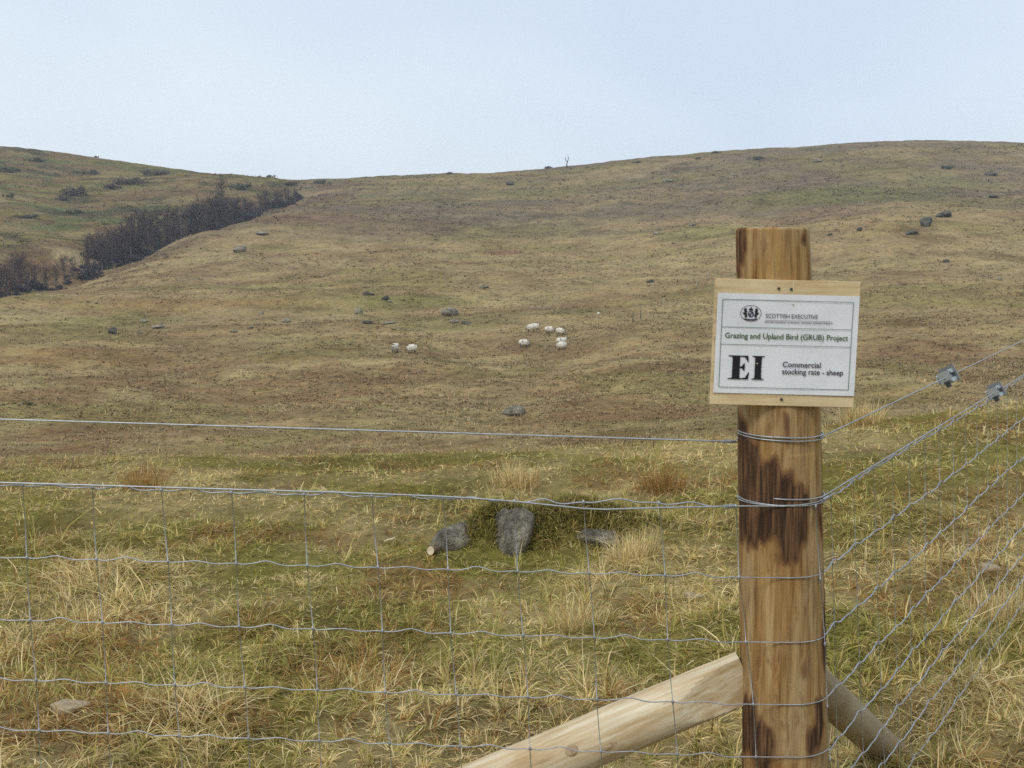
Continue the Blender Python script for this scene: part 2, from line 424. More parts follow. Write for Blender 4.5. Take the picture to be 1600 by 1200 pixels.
# ------------------------------------------------------------------ ground sheet
def build_ground():
    th = np.concatenate([np.linspace(-math.pi, -.66, 60, endpoint=False), np.linspace(-.66, .66, 480, endpoint=False), np.linspace(.66, math.pi, 61)[:-1]])
    R = np.concatenate([np.geomspace(.25, 1.6, 12, endpoint=False), np.geomspace(1.6, 12, 150, endpoint=False), np.geomspace(12, 560, 390, endpoint=False), np.geomspace(560, 1450, 25)])
    TT, RR = np.meshgrid(th, R)
    x = RR * np.sin(TT); y = RR * np.cos(TT); z = H(x, y)
    nT, nR = len(th), len(R)
    v = np.stack([x, y, z], -1).reshape(-1, 3)
    i, j = np.meshgrid(np.arange(nR - 1), np.arange(nT), indexing='ij'); j2 = (j + 1) % nT
    q = np.stack([i * nT + j, i * nT + j2, (i + 1) * nT + j2, (i + 1) * nT + j], -1).reshape(-1, 4)[:, ::-1]
    c0 = len(v); v = np.vstack([v, [0, 0, float(H(0.0, 0.01))]])
    tri = np.stack([np.full(nT, c0), (np.arange(nT) + 1) % nT, np.arange(nT)], -1)
    loops = np.concatenate([q.ravel(), tri.ravel()])
    starts = np.concatenate([np.arange(len(q)) * 4, len(q) * 4 + np.arange(nT) * 3])
    me = mesh_np('ground', v, loops, starts, ground_colour(v[:, 0], v[:, 1]), True)
    tag(obj('ground', me, M_GROUND), 'open moorland of bleached grass rising from a grassy knoll to a long ridge', None, kind='structure')
build_ground()

# ------------------------------------------------------------------ grass
def blade_mesh(name, P, az, el, bend, L, W, col, seg=3, curl=None):
    n = len(P); v = np.zeros((n, 2 * seg + 1, 3)); p = np.array(P, float)
    a = np.array(az, float); side_t = rng.uniform(-.7, .7, n)
    for s in range(seg + 1):
        sx = np.stack([np.cos(a + math.pi / 2) * np.cos(side_t), np.sin(a + math.pi / 2) * np.cos(side_t), np.sin(side_t)], -1)
        w = (W * (1 - .75 * s / seg) * .5)[:, None]
        if s < seg:
            v[:, 2 * s] = p - sx * w; v[:, 2 * s + 1] = p + sx * w
            e = el - bend * (s + .5) / seg
            p = p + np.stack([np.cos(a) * np.cos(e), np.sin(a) * np.cos(e), np.sin(e)], -1) * (L / seg)[:, None]
            if curl is not None: a = a + curl / seg
        else:
            v[:, 2 * seg] = p
    nv = 2 * seg + 1; pat = []; st = []
    for s in range(seg - 1):
        st.append(len(pat)); pat += [2 * s, 2 * s + 1, 2 * s + 3, 2 * s + 2]
    st.append(len(pat)); pat += [2 * seg - 2, 2 * seg - 1, 2 * seg]
    loops = (np.arange(n)[:, None] * nv + np.array(pat)[None]).ravel()
    starts = (np.arange(n)[:, None] * len(pat) + np.array(st)[None]).ravel()
    return mesh_np(name, v.reshape(-1, 3), loops, starts, np.repeat(col, nv, axis=0))

C_STRAW = np.array((.58, .455, .205)); C_PALE = np.array((.74, .61, .34)); C_OLIVE = np.array((.37, .315, .085)); C_GREEN = np.array((.28, .275, .062)); C_RUST = np.array((.37, .195, .06)); C_BROWN = np.array((.225, .14, .052))
def pick(n, weights):
    pal = np.stack([C_STRAW, C_PALE, C_OLIVE, C_GREEN, C_RUST, C_BROWN])
    w = np.array(weights, float); w = w / w.sum(-1, keepdims=True)
    if w.ndim == 1: w = np.repeat(w[None], n, 0)
    k = (rng.random(n)[:, None] > np.cumsum(w, 1)).sum(1).clip(0, 5)
    return pal[k] * rng.uniform(.84, 1.52, (n, 1)) * rng.uniform(.95, 1.05, (n, 3))

def near_grass():
    y = []; 
    for y0, y1, dens in ((1.5, 2.6, 3500), (2.6, 4.2, 15000), (4.2, 6.2, 8600), (6.2, 8.6, 4300), (8.6, 11.5, 1100)):
        wid = lambda q: 1.06 * q + 1.4
        n = int(dens * (y1 - y0) * wid((y0 + y1) / 2)); yy = rng.uniform(y0, y1, n)
        y.append(np.stack([rng.uniform(-.5, .5, n) * wid(yy), yy], -1))
    P = np.concatenate(y); n = len(P); x, y = P[:, 0], P[:, 1]
    # clumps: pull blades towards the nearest clump centre
    ga = fbm(x / .8, y / .8, 41, 4); gr = fbm(x / 1.1, y / 1.1, 47, 3); ru = fbm(x / .55, y / .55, 43, 4)
    lush = sstep(-.15, .35, gr)
    w = np.stack([.55 + .9 * sstep(.25, -.3, ga), .24 + .35 * sstep(.1, -.35, ga), .50 + 1.3 * sstep(-.2, .3, ga), .22 + 1.6 * sstep(.0, .4, gr), .10 + 1.6 * sstep(.08, .38, ru), .15 + .3 * sstep(.0, .4, ru)], -1)
    col = pick(n, w)
    flow = math.pi * 2 * vnoise(x / .33, y / .33, 131) * 1.3 + math.pi * vnoise(x / 1.7, y / 1.7, 133)
    az = flow + rng.normal(0, .75, n)
    tall = .5 + .9 * vnoise(x / .28, y / .28, 135) ** 1.5 + .35 * vnoise(x / 1.3, y / 1.3, 137)
    L = rng.gamma(6, 1 / 6, n) * .060 * tall * (1 - .25 * lush)
    el = rng.normal(.66, .45, n).clip(.02, 1.5); bend = rng.uniform(.2, 2.1, n)
    L = L * (1 - .25 * sstep(5.0, 7.8, y)); long = rng.random(n) < .03; L = np.where(long, L * 1.9, L)
    W = rng.uniform(.0022, .0054, n) * (1 + .10 * (y - 3).clip(0, 6))
    c = .095; jx = hash2(np.floor(x / c), np.floor(y / c), 311); jy = hash2(np.floor(x / c), np.floor(y / c), 313); jk = hash2(np.floor(x / c), np.floor(y / c), 317)
    ox = (np.floor(x / c) + .15 + .7 * jx) * c; oy = (np.floor(y / c) + .15 + .7 * jy) * c
    loose = rng.random(n) < .46; pull = np.where(loose, 0, .62)
    rad_az = np.arctan2(y - oy, x - ox); x = x + (ox - x) * pull; y = y + (oy - y) * pull
    az = np.where(loose, az, np.where(rng.random(n) < .62, rad_az + rng.normal(0, .5, n), az))
    L = L * np.where(loose, 1.25, .62 + .85 * jk); el = np.where(loose, el * .42, el + .12)
    col = col * (.80 + .42 * hash2(np.floor(x / c), np.floor(y / c), 319))[:, None]
    z = H(x, y) - .004
    me = blade_mesh('grass', np.stack([x, y, z], -1), az, el, bend, L, W, col, 3, rng.normal(0, .5, n))
    tag(obj('grass', me, M_BLADE), 'matted straw and olive grass covering the knoll in front', None, kind='stuff')
near_grass()

def tussock(px, py, w, hf, kind, label):
    x, y, z = near_pt(px, py); r = w / F * y * .5
    n = int(420 + 1500 * min(r, .5))
    if kind == 'rush': n = 420
    q = np.sqrt(rng.random(n)); a = rng.uniform(0, 2 * math.pi, n)
    kk = rng.normal(0, .32, (7, 2))[rng.integers(0, 7, n)] * r; bx = x + np.cos(a) * q * r * .42 + kk[:, 0]; by = y + np.sin(a) * q * r * .38 + kk[:, 1]
    bz = H(bx, by) - .01
    wts = {'straw': (1, .7, .18, .05, .18, .1), 'mixed': (.4, .15, .6, .2, .8, .45), 'rush': (.3, .08, .12, .02, 1.3, .4), 'rust': (.3, .1, .2, .05, 1.5, .5), 'pale': (.8, .9, .2, .05, .15, .05)}[kind]
    col = pick(n, wts)
    az = a + rng.normal(0, .6, n)
    if kind == 'straw': az = az * .55 + rng.choice([-.35, 3.5], n, p=[.6, .4]) * .45
    if kind in ('rush', 'pale'):
        el = rng.normal(1.25, .24, n); bend = rng.uniform(0, .9, n); L = rng.beta(2, 2.2, n) * 1.15 * r * hf
    else:
        el = rng.normal(1.0 - .45 * q, .2, n).clip(.15, 1.5); bend = rng.uniform(.5, 1.9, n); L = rng.uniform(.35, 1.0, n) * (.46 * r + .04) * hf * 1.1
    W = rng.uniform(.0018, .004, n) * (1 + .1 * max(0, y - 3))
    P = np.stack([bx - x, by - y, bz - z], -1)
    me = blade_mesh('grass_tussock', P, az, el, bend, L, W, col, 4, rng.normal(0, .4, n))
    tag(obj('grass_tussock', me, M_BLADE, loc=(x, y, z)), label, 'tussock', 'tussocks on the knoll')
for a in TUSS: tussock(*a)

def hillside_tufts():
    # tufts seen as texture on the far slope; bigger and sparser with distance
    P = []; Sz = []
    for y0, y1, n in ((9, 30, 12000), (30, 60, 26000), (60, 100, 24000), (100, 160, 15000), (160, 260, 9000), (260, 470, 9000)):
        yy = np.exp(rng.uniform(math.log(y0), math.log(y1), n)); xx = rng.uniform(-.6, .6, n) * yy
        keep = rng.random(n) < .25 + .9 * sstep(-.35, .3, fbm(xx / (yy * .05), yy / (yy.mean() * .1), 141, 3))
        P.append(np.stack([xx, yy], -1)[keep]); Sz.append((.11 + .0026 * yy[keep]) * rng.uniform(.5, 1.25, keep.sum()))
    P = np.concatenate(P); S = np.concatenate(Sz); n = len(P); k = 6
    c = ground_colour(P[:, 0], P[:, 1]) * rng.choice([.68, .84, 1.05, 1.3, 1.6], n, p=[.12, .21, .27, .26, .14])[:, None]
    c = c * np.where(rng.random(n)[:, None] < .08, np.array((1.10, .88, .75)), np.where(rng.random(n)[:, None] < .1, np.array((.8, .95, .65)), 1.0))
    fa = sstep(70, 150, P[:, 1])[:, None]; g0 = ground_colour(P[:, 0], P[:, 1]); c = c * (1 - .55 * fa) + g0 * .55 * fa
    x = np.repeat(P[:, 0], k); y = np.repeat(P[:, 1], k); s = np.repeat(S, k)
    a = rng.uniform(0, 2 * math.pi, n * k); q = np.sqrt(rng.random(n * k))
    bx = x + np.cos(a) * q * s * .45; by = y + np.sin(a) * q * s * .45
    bz = np.repeat(H(P[:, 0], P[:, 1]), k) + (H(bx, by) - np.repeat(H(P[:, 0], P[:, 1]), k)) - .03
    col = np.repeat(c, k, 0) * rng.uniform(.85, 1.15, (n * k, 1))
    me = blade_mesh('hillside_tufts', np.stack([bx, by, bz], -1), a, rng.uniform(.5, 1.3, n * k), rng.uniform(.3, 1.5, n * k), s * rng.uniform(.5, 1.0, n * k), s * np.interp(y, [9, 30, 70], [.05, .13, .26]) * rng.uniform(.6, 1.4, n * k), col, 2)
    tag(obj('hillside_tufts', me, M_TUFT), 'countless brown and straw grass tufts on the far slope', None, kind='stuff')
hillside_tufts()

# ------------------------------------------------------------------ rocks
def boulder_mesh(seed, sub=3, flat=.0):
    r = np.random.default_rng(seed)
    bm = bmesh.new(); bmesh.ops.create_icosphere(bm, subdivisions=sub, radius=1)
    N = r.normal(size=(20, 3)); N /= np.linalg.norm(N, axis=1)[:, None]; D = r.uniform(.55, 1.0, 20)
    for v in bm.verts:
        d = np.array(v.co); d /= np.linalg.norm(d)
        dots = N @ d; rad = min([dd / q for dd, q in zip(D, dots) if q > .15] + [1.15])
        rad = rad * .94 + .05 + .10 * float(fbm(d[0] * 3 + d[2] * 2, d[1] * 3 - d[2], seed, 4)) + .07 * float(fbm(d[0] * 11 + d[2] * 8, d[1] * 11 - d[2] * 5, seed + 9, 3))
        v.co = Vector(d * rad)
    me = bpy.data.meshes.new('boulder'); bm.to_mesh(me); bm.free()
    me.polygons.foreach_set('use_smooth', np.ones(len(me.polygons), bool)); me.update()
    return me
BM = [boulder_mesh(s, 3) for s in (3, 8, 15, 22)]; 
for i, m in enumerate(BM): m.materials.append(M_ROCK if i % 2 else M_ROCKM)

M_ROCKD = m_rock('dark_rock', (.05, .05, .048), (.13, .128, .12)); BMD = [m.copy() for m in BM]
for m in BMD: m.materials.clear(); m.materials.append(M_ROCKD)
def far_rock(px, py, w, h, label, k, name='boulder', rot=0.0, group='boulders on the moor', ymin=30):
    x, y, z = hit(px, py, ymin); sc = y / F
    sx, sz = w * sc * .55, h * sc * .62
    o = obj(name, (BMD if 'dark' in label else BM)[k % 4], None, loc=(x, y, z + sz * .35), rot=(rot * .2, rot, k * 1.3), scale=(sx, max(sx * .8, sz), sz))
    return tag(o, label, 'boulder', group)
ROCKS = [
    (803, 642, 46, 18, 'grey lichened boulder alone in the hollow below the sheep', 0),
    (704, 488, 40, 16, 'wide flat grey boulder uphill of the two left hand sheep', 1),
    (561, 487, 20, 13, 'squat grey boulder left of the wide flat one'),
    (576, 459, 20, 6, 'low dark stone at the top of the green rocky patch'),
    (602, 466, 15, 8, 'small grey stone just right of the low dark one'),
    (609, 471, 10, 5, 'tiny stone below the small grey stone on the green patch'),
    (711, 502, 22, 6, 'thin stone directly under the wide flat boulder'),
    (728, 504, 22, 5, 'thin dark stone right of and below the wide flat boulder'),
    (756, 448, 20, 7, 'pale flat stone above and right of the wide flat boulder'),
    (574, 503, 22, 6, 'dark low stone below the squat boulder'),
    (608, 504, 26, 5, 'long low stone between the squat boulder and the sheep'),
    (448, 501, 18, 9, 'grey stone midway along the slope left of the squat boulder'),
    (366, 517, 14, 6, 'small pale stone on the left slope, lower of the two in the middle'),
    (393, 511, 12, 6, 'small grey stone just right of the lower pale one'),
    (408, 489, 12, 5, 'small pale stone above the grey stones on the left slope'),
    (246, 510, 24, 8, 'flat grey stone in the left slope stone group, on its right'),
    (224, 501, 16, 5, 'thin stone above the flat grey stone on the left slope'),
    (176, 517, 16, 12, 'upright dark stone, leftmost on the left slope'),
    (218, 520, 12, 5, 'whitish small stone below the flat grey stones on the left'),
    (376, 390, 30, 13, 'mossy rock on the brow beside the ravine trees'),
    (410, 364, 26, 6, 'low rock on the slope above the mossy brow rock'),
    (1447, 347, 16, 18, 'dark upright boulder on the right hand hillside'),
    (1474, 335, 32, 9, 'long dark slab leaning uphill of the upright boulder'),
    (1343, 358, 13, 8, 'dark round stone above and right of the sign'),
    (1297, 366, 10, 4, 'small dark stone close above the post top on its right'),
    (1425, 363, 26, 6, 'low dark stones below the upright dark boulder'),
    (1478, 408, 14, 6, 'pale topped stone on the right slope below the dark boulders'),
    (1277, 251, 15, 7, 'dome shaped grey boulder high under the right skyline'),
    (1016, 440, 16, 5, 'low dark stone on the slope left of the sign'),
    (797, 287, 16, 7, 'dark rounded rock just under the middle skyline'),
    (1045, 282, 22, 6, 'grey slab near the skyline left of the post'),
    (1025, 364, 14, 6, 'pale stone on the green patch left of the post'),
    (1082, 351, 14, 5, 'pinkish pale stone at the top of the green patch left of the post'),
    (1562, 436, 10, 6, 'small grey stone near the right edge of the slope'),
    (1548, 272, 26, 6, 'dark low outcrop near the right skyline'),
    (1552, 307, 22, 5, 'low dark ledge at the right edge below the skyline outcrop'),
]
for i, r in enumerate(ROCKS):
    px, py, w, h, lab = r[:5]
    far_rock(px, py + h * .3, w, h, lab, r[5] if len(r) > 5 else i + 2, rot=.15 * math.sin(i * 2.1) + (-.35 if 'slab leaning' in lab else 0))

def near_rock(px, py, w, h, label, seed, dy=0.0, yaw=0.0, tilt=0.0, mat=None, depthf=.8, sub=4):
    x, y, z = near_pt(px, py); z = float(H(x, y - .04)); y += dy; sc = y / F
    me = boulder_mesh(seed, sub); me.materials.append(mat or M_ROCK)
    sx, sz = w * sc * .56, h * sc * .62
    o = obj('boulder', me, None, loc=(x, y, z + sz * .10), rot=(0, tilt, yaw), scale=(sx, sx * depthf, sz))
    return tag(o, label, 'boulder', 'rocks of the mossy outcrop')
M_ROCKN = m_rock('outcrop_rock', (.23, .205, .16), (.52, .475, .395))
near_rock(707, 856, 84, 50, 'slanting grey slab at the left end of the mossy outcrop', 31, .07, .35, -.62, M_ROCKN)
near_rock(797, 860, 80, 96, 'upright rounded grey boulder in the middle of the mossy outcrop', 36, .07, .2, .12, M_ROCKN)
near_rock(940, 836, 96, 34, 'low grey slab at the right end of the mossy outcrop', 45, .02, -.2, -.08, M_ROCKN)

def moss_cover():
    n = 44000
    cx, cy = OUT[0], OUT[1]
    x = cx + rng.normal(.12, .42, n); y = cy + .30 + rng.normal(0, .20, n)
    hb = sum(bh * np.exp(-(((x - bx) / rx) ** 2 + ((y - by) / ry) ** 2)) for bx, by, bh, rx, ry in BUMPS[:3])
    k = (hb > .022 + .040 * rng.random(n)); x, y = x[k], y[k]; n = len(x)
    pal = np.array([(.14, .13, .034), (.21, .185, .045), (.28, .235, .07), (.29, .19, .065), (.07, .065, .028), (.45, .35, .16)])
    col = pal[rng.choice(6, n, p=[.22, .27, .20, .10, .09, .12])] * rng.uniform(1.0, 1.7, (n, 1))
    me = blade_mesh('moss', np.stack([x, y, H(x, y) - .005], -1), rng.uniform(0, 6.3, n), rng.uniform(.2, 1.4, n), rng.uniform(-.3, 1.2, n), rng.uniform(.02, .075, n), rng.uniform(.004, .011, n), col, 2)
    tag(obj('moss', me, M_BLADE), 'dark olive moss and heather matted over the rocky outcrop', None, kind='stuff')
moss_cover()

M_PALESTONE = m_wood('pale_stone', (.26, .20, .13), (.40, .32, .21), (.50, .42, .30), (2, 2, 2))
for px, py, w, h, lab, sd_ in ((105, 1112, 62, 20, 'flat pale stone standing in for dry wood and grass near the left edge', 51), (1082, 938, 34, 14, 'small flat pale stone in the grass left of the corner post', 53), (1545, 895, 40, 22, 'pale buff stone behind the slanting wires at the right edge', 57)):  # the left-edge stone is a stand-in for dry wood and grass
    x, y, z = near_pt(px, py); me = boulder_mesh(sd_, 3); me.materials.append(M_PALESTONE); s = y / F * w * .55
    tag(obj('stone', me, None, loc=(x, y, z + .016), rot=(.1, .06, .4), scale=(s, s * .7, max(.02, y / F * h * .6))), lab, 'stone', 'loose stones on the knoll')

# ------------------------------------------------------------------ wood materials and the corner post
def m_post():
    t = NT('weathered_peeled_timber'); v = t.coords((44, 44, 2.4)); v2 = t.coords((150, 150, 7)); v3 = t.coords((10, 10, 4))
    a = t.attr('bark').outputs['Fac']; d = t.attr('cut').outputs['Fac']
    g = t.noise(v, 1, 6, .62); f = t.noise(v2, 1, 5, .6); p = t.noise(v3, 1, 5, .6)
    c = t.ramp(g, [(.27, (.15, .072, .025)), (.41, (.28, .155, .056)), (.56, (.39, .245, .10)), (.76, (.50, .365, .19))])
    c = t.mix(t.ramp(p, [(.48, (0, 0, 0)), (.70, (.6, .6, .6))]), c, (.46, .37, .235))
    v4 = t.coords((34, 34, 9)); c = t.mix(t.ramp(t.noise(v4, 1, 6, .7), [(.56, (0, 0, 0)), (.68, (.75, .75, .75))]), c, (.20, .105, .042))
    c = t.mix(1.0, c, t.ramp(f, [(.30, (.60, .55, .50)), (.48, (1, 1, 1)), (.70, (1.22, 1.22, 1.2))]), 'MULTIPLY')
    ad = t.n.new('ShaderNodeMath'); ad.operation = 'MULTIPLY_ADD'; t.link(f, ad.inputs[0]); ad.inputs[1].default_value = 1.25; t.link(a, ad.inputs[2])
    am = t.n.new('ShaderNodeMath'); am.operation = 'MULTIPLY_ADD'; t.link(p, am.inputs[0]); am.inputs[1].default_value = .5; t.link(ad.outputs[0], am.inputs[2])
    ah = t.n.new('ShaderNodeMath'); ah.operation = 'MULTIPLY'; ah.inputs[1].default_value = .5; t.link(am.outputs[0], ah.inputs[0]); am = ah
    c = t.mix(t.ramp(am.outputs[0], [(.50, (0, 0, 0)), (.62, (.8, .8, .8))]), c, (.20, .10, .045))
    c = t.mix(t.ramp(am.outputs[0], [(.64, (0, 0, 0)), (.84, (1, 1, 1))]), c, t.ramp(f, [(.32, (.036, .022, .015)), (.48, (.085, .048, .028)), (.62, (.18, .098, .05)), (.75, (.27, .17, .085))]))
    c = t.mix(d, c, t.ramp(p, [(.3, (.42, .35, .22)), (.7, (.55, .49, .36))]))
    t.b.inputs['Roughness'].default_value = .9; t.b.inputs['Specular IOR Level'].default_value = .08
    t.bump(f, .6, .005); return t.base(c)
DP = 2.392                                    # camera depth of the post axis
EDGE = [(357, 1206.5, 114), (640, 1217.5, 125), (900, 1220.5, 130), (1200, 1227.5, 131), (1460, 1234, 134)]
def post_axis(py):                            # axis point and radius on image row py
    ys = [e[0] for e in EDGE]
    cx = np.interp(py, ys, [e[1] for e in EDGE]); w = np.interp(py, ys, [e[2] for e in EDGE])
    return at(cx, py, DP), w * .5 / F * depth_of(py, DP) * .998
POST_TOP, _ = post_axis(357)
def poly_in(px, py, poly):
    ins = np.zeros(px.shape, bool); q = np.array(poly, float)
    for (x0, y0), (x1, y1) in zip(q, np.roll(q, -1, 0)):
        c = ((y0 > py) != (y1 > py)) & (px < (x1 - x0) * (py - y0) / (y1 - y0 + 1e-9) + x0); ins ^= c
    return ins
def bark_polys():
    s = 1 / 4.287; P = []
    def add(ox, oy, s, pts): P.append([(ox + a * s, oy + b * s) for a, b in pts])
    add(1100, 640, s, [(225, 60), (250, 60), (285, 190), (330, 200), (345, 300), (420, 290), (440, 350), (490, 330), (500, 390), (545, 400), (552, 470), (600, 460), (640, 480), (645, 560), (630, 700), (620, 790), (560, 900), (520, 950), (470, 960), (440, 840), (420, 790), (330, 840), (310, 870), (225, 870)])
    add(1100, 640, s, [(700, 560), (730, 560), (765, 750), (778, 860), (745, 840), (720, 720)])
    add(1100, 640, s, [(480, -20), (500, -20), (502, 190), (488, 210)])
    add(1100, 900, .25, [(738, 60), (715, 160), (680, 320), (690, 480), (715, 580), (722, 400), (740, 200)])
    add(1100, 900, .25, [(235, 740), (270, 730), (300, 820), (370, 830), (395, 980), (360, 1050), (350, 1160), (320, 1160), (300, 1100), (240, 1080)])
    add(1100, 900, .25, [(635, 650), (700, 720), (705, 900), (660, 1000), (600, 1000), (565, 960), (565, 850), (640, 830)])
    add(1100, 900, .25, [(400, 380), (412, 390), (408, 520), (398, 500)])
    add(1080, 340, 1 / 3.75, [(262, 60), (285, 70), (292, 200), (280, 330), (262, 340)])
    add(1080, 340, 1 / 3.75, [(600, 70), (650, 72), (640, 150), (615, 130)])
    return P
def build_post():
    nA, rows = 220, np.linspace(357, 1452, 520); V = []; bark = []; cut = []; PX = []; PY = []
    for k, py in enumerate(rows):
        c, r = post_axis(py)
        for i in range(nA):
            a = 2 * math.pi * i / nA
            V.append((c, r, a, py)); PX.append(np.interp(py, [e[0] for e in EDGE], [e[1] for e in EDGE]) + math.sin(a) * r * F / depth_of(py, DP)); PY.append(py)
    A = np.array([q[2] for q in V]); PX = np.array(PX); PY = np.array(PY); rad = np.array([q[1] for q in V])
    cen = np.array([q[0][:] for q in V])
    jx = 4 * fbm(A * 6, PY / 45, 201, 3); jy = 26 * fbm(A * 17, PY / 200, 203, 3)
    front = np.cos(A) > -.02
    m = np.zeros(len(A), bool)
    for P in bark_polys(): m |= poly_in(PX + jx, PY + jy, P)
    back = fbm(A * 4, PY / 220, 207, 3) > .12
    bark = np.where(front, m, back & (np.cos(A) < -.1)).astype(float)
    flake = (fbm(A * 12, PY / 60, 209, 3) > .52) & (PY > 640); bark = np.maximum(bark, flake * .6)
    B = bark.reshape(len(rows), nA)
    Bs = (B + np.roll(B, 1, 1) + np.roll(B, -1, 1)) / 3; Bs[1:-1] = (Bs[:-2] + Bs[1:-1] + Bs[2:]) / 3
    for _ in range(3):
        Bs = (Bs + np.roll(Bs, 1, 1) + np.roll(Bs, -1, 1)) / 3; Bs[1:-1] = (Bs[:-2] + Bs[1:-1] + Bs[2:]) / 3
    rad = rad + .0022 * (Bs.ravel() - .4) + .0020 * fbm(A * 5, PY / 260, 211, 3) + .0012 * fbm(A * 26, PY / 130, 213, 2)
    facet = (PY < 700) & (np.cos(A - .35) > .93) ; rad = rad - .0012 * facet
    edge = PY < 366; rad = rad - .003 * (PY < 359)
    x = cen[:, 0] + np.sin(A) * rad; y = cen[:, 1] - np.cos(A) * rad; z = cen[:, 2] + .002 * (PY < 358) * fbm(A * 2, A * 0, 217, 2)
    v = np.stack([x, y, z], -1) - np.array(POST_TOP[:]); nR = len(rows)
    i, j = np.meshgrid(np.arange(nR - 1), np.arange(nA), indexing='ij'); j2 = (j + 1) % nA
    q = np.stack([i * nA + j, (i + 1) * nA + j, (i + 1) * nA + j2, i * nA + j2], -1).reshape(-1, 4)
    # sawn top: rings to the middle, a little domed
    rings = [.75, .5, .25]; base = np.arange(nA); tv = []; tq = []; top0 = v[:nA].copy(); c0 = top0.mean(0); n0 = len(v)
    for kk, f in enumerate(rings):
        rg = c0 + (top0 - c0) * f + np.array((0, 0, .0025 * (1 - f))); tv.append(rg)
        cur = n0 + kk * nA + np.arange(nA)
        tq.append(np.stack([base, np.roll(base, -1), np.roll(cur, -1), cur], -1)); base = cur
    cidx = n0 + 3 * nA; tv.append((c0 + np.array((0, 0, .003)))[None])
    tri = np.stack([base, np.roll(base, -1), np.full(nA, cidx)], -1)
    v = np.vstack([v] + tv); q = np.vstack([q] + tq)
    loops = np.concatenate([q.ravel(), tri.ravel()]); starts = np.concatenate([np.arange(len(q)) * 4, len(q) * 4 + 3 * np.arange(nA)])
    me = mesh_np('corner_post', v, loops, starts, None, True)
    for nm, arr in (('bark', np.concatenate([Bs.ravel(), np.zeros(3 * nA + 1)])), ('cut', np.concatenate([.55 * ((A > 1.08 + .1 * fbm(A * 0, PY / 60, 221, 3)) & (A < 1.75) & (PY < 470 + 40 * fbm(A * 9, PY / 300, 223, 2))), np.ones(3 * nA + 1)]))):
        at_ = me.attributes.new(nm, 'FLOAT', 'POINT'); at_.data.foreach_set('value', arr.astype(np.float32))
    o = obj('corner_post', me, m_post(), loc=POST_TOP)
    return tag(o, 'stout round timber corner post with patches of dark bark, carrying the sign', 'post')
POST = build_post()

# ------------------------------------------------------------------ braces
def m_peeled():
    t = NT('peeled_pale_log'); g = t.noise(t.coords((4, 70, 70)), 1, 6, .65); p = t.noise(t.coords((5, 14, 14)), 1, 5, .6); k = t.noise(t.coords((14, 40, 40)), 1, 4, .6)
    c = t.ramp(g, [(.28, (.40, .27, .13)), (.46, (.58, .45, .27)), (.7, (.76, .66, .49))])
    c = t.mix(t.ramp(p, [(.50, (0, 0, 0)), (.66, (.75, .75, .75))]), c, (.42, .27, .12))
    c = t.mix(t.ramp(k, [(.64, (0, 0, 0)), (.72, (.7, .7, .7))]), c, (.17, .10, .05))
    t.b.inputs['Roughness'].default_value = .65; t.bump(g, .4, .003); return t.base(c)
M_PEELED = m_peeled()
M_BRACE2 = m_wood('weathered_log', (.26, .195, .115), (.40, .315, .20), (.48, .395, .265), (1.2, 14, 14))
def log(p0, p1, r0, r1, mat, seed, name, chamfer=None, label=None, knot=None):
    d = (p1 - p0); L = d.length; X = d.normalized(); Yv = X.cross(Vector((0, 0, 1))).normalized() * -1; Zv = X.cross(Yv) * (1 if X.cross(Yv).z > 0 else -1)
    nA, nL = 48, 90; v = []
    for i in range(nL):
        s = i / (nL - 1)
        for k in range(nA):
            a = 2 * math.pi * k / nA
            r = (r0 + (r1 - r0) * s) * (1 + .035 * float(fbm(s * 5 + 3 * math.cos(a), math.sin(a) * 1.6, seed, 3)))
            x, yy, zz = s * L, math.cos(a) * r, math.sin(a) * r
            if chamfer:                        # flat faces hewn near the upper end
                t = max(0, (x - (L - chamfer)) / chamfer)
                if t > 0:
                    lim = r1 * (1.0 - .75 * t ** .7); yy = max(yy, -lim)
                    zl = r1 * (1.0 - .12 * t); zz = min(zz, zl)
            v.append((x, yy, zz))
    f = [(i * nA + k, i * nA + (k + 1) % nA, (i + 1) * nA + (k + 1) % nA, (i + 1) * nA + k) for i in range(nL - 1) for k in range(nA)]
    f += [tuple(range(nA - 1, -1, -1)), tuple((nL - 1) * nA + k for k in range(nA))]
    me = mesh_vf(name, v, f)
    if chamfer: me.set_sharp_from_angle(angle=.35)
    o = obj(name, me, mat)
    M = Matrix((X, Yv, Zv)).transposed().to_4x4(); M.translation = p0; o.matrix_world = M
    tag(o, label, 'brace', 'log braces of the corner post')
    if knot:
        for (s, ang, kr) in knot:
            r = r0 + (r1 - r0) * s; rv = []; rf = []
            n = 14; c = Vector((s * L, math.cos(ang) * r, math.sin(ang) * r)); nn = Vector((0, math.cos(ang), math.sin(ang))); tt = Vector((1, 0, 0)); bb = nn.cross(tt)
            for ring, (rr, hh) in enumerate(((1.25, -.003), (1.0, .0018), (.75, .0015), (.0, .0012))):
                for k in range(n):
                    a = 2 * math.pi * k / n; rv.append(c + (tt * math.cos(a) * 1.25 + bb * math.sin(a)) * kr * rr + nn * hh)
            for ring in range(3):
                for k in range(n): rf.append((ring * n + k, ring * n + (k + 1) % n, (ring + 1) * n + (k + 1) % n, (ring + 1) * n + k))
            obj('knot', mesh_vf('knot', rv, rf), M_KNOT, o)
    return o
M_KNOT = m_wood('branch_knot', (.24, .155, .08), (.40, .29, .17), (.52, .41, .27), (60, 60, 60))
pA = at(1166, 1056, 2.40); pB = at(757, 1228, 2.40); dd = (pB - pA)
pB = pA + dd * 1.75
log(pB, pA, .062, .058, M_PEELED, 301, 'brace_log', .17, 'pale freshly peeled log brace propped against the left of the corner post', [(.626, 2.75, .011)])
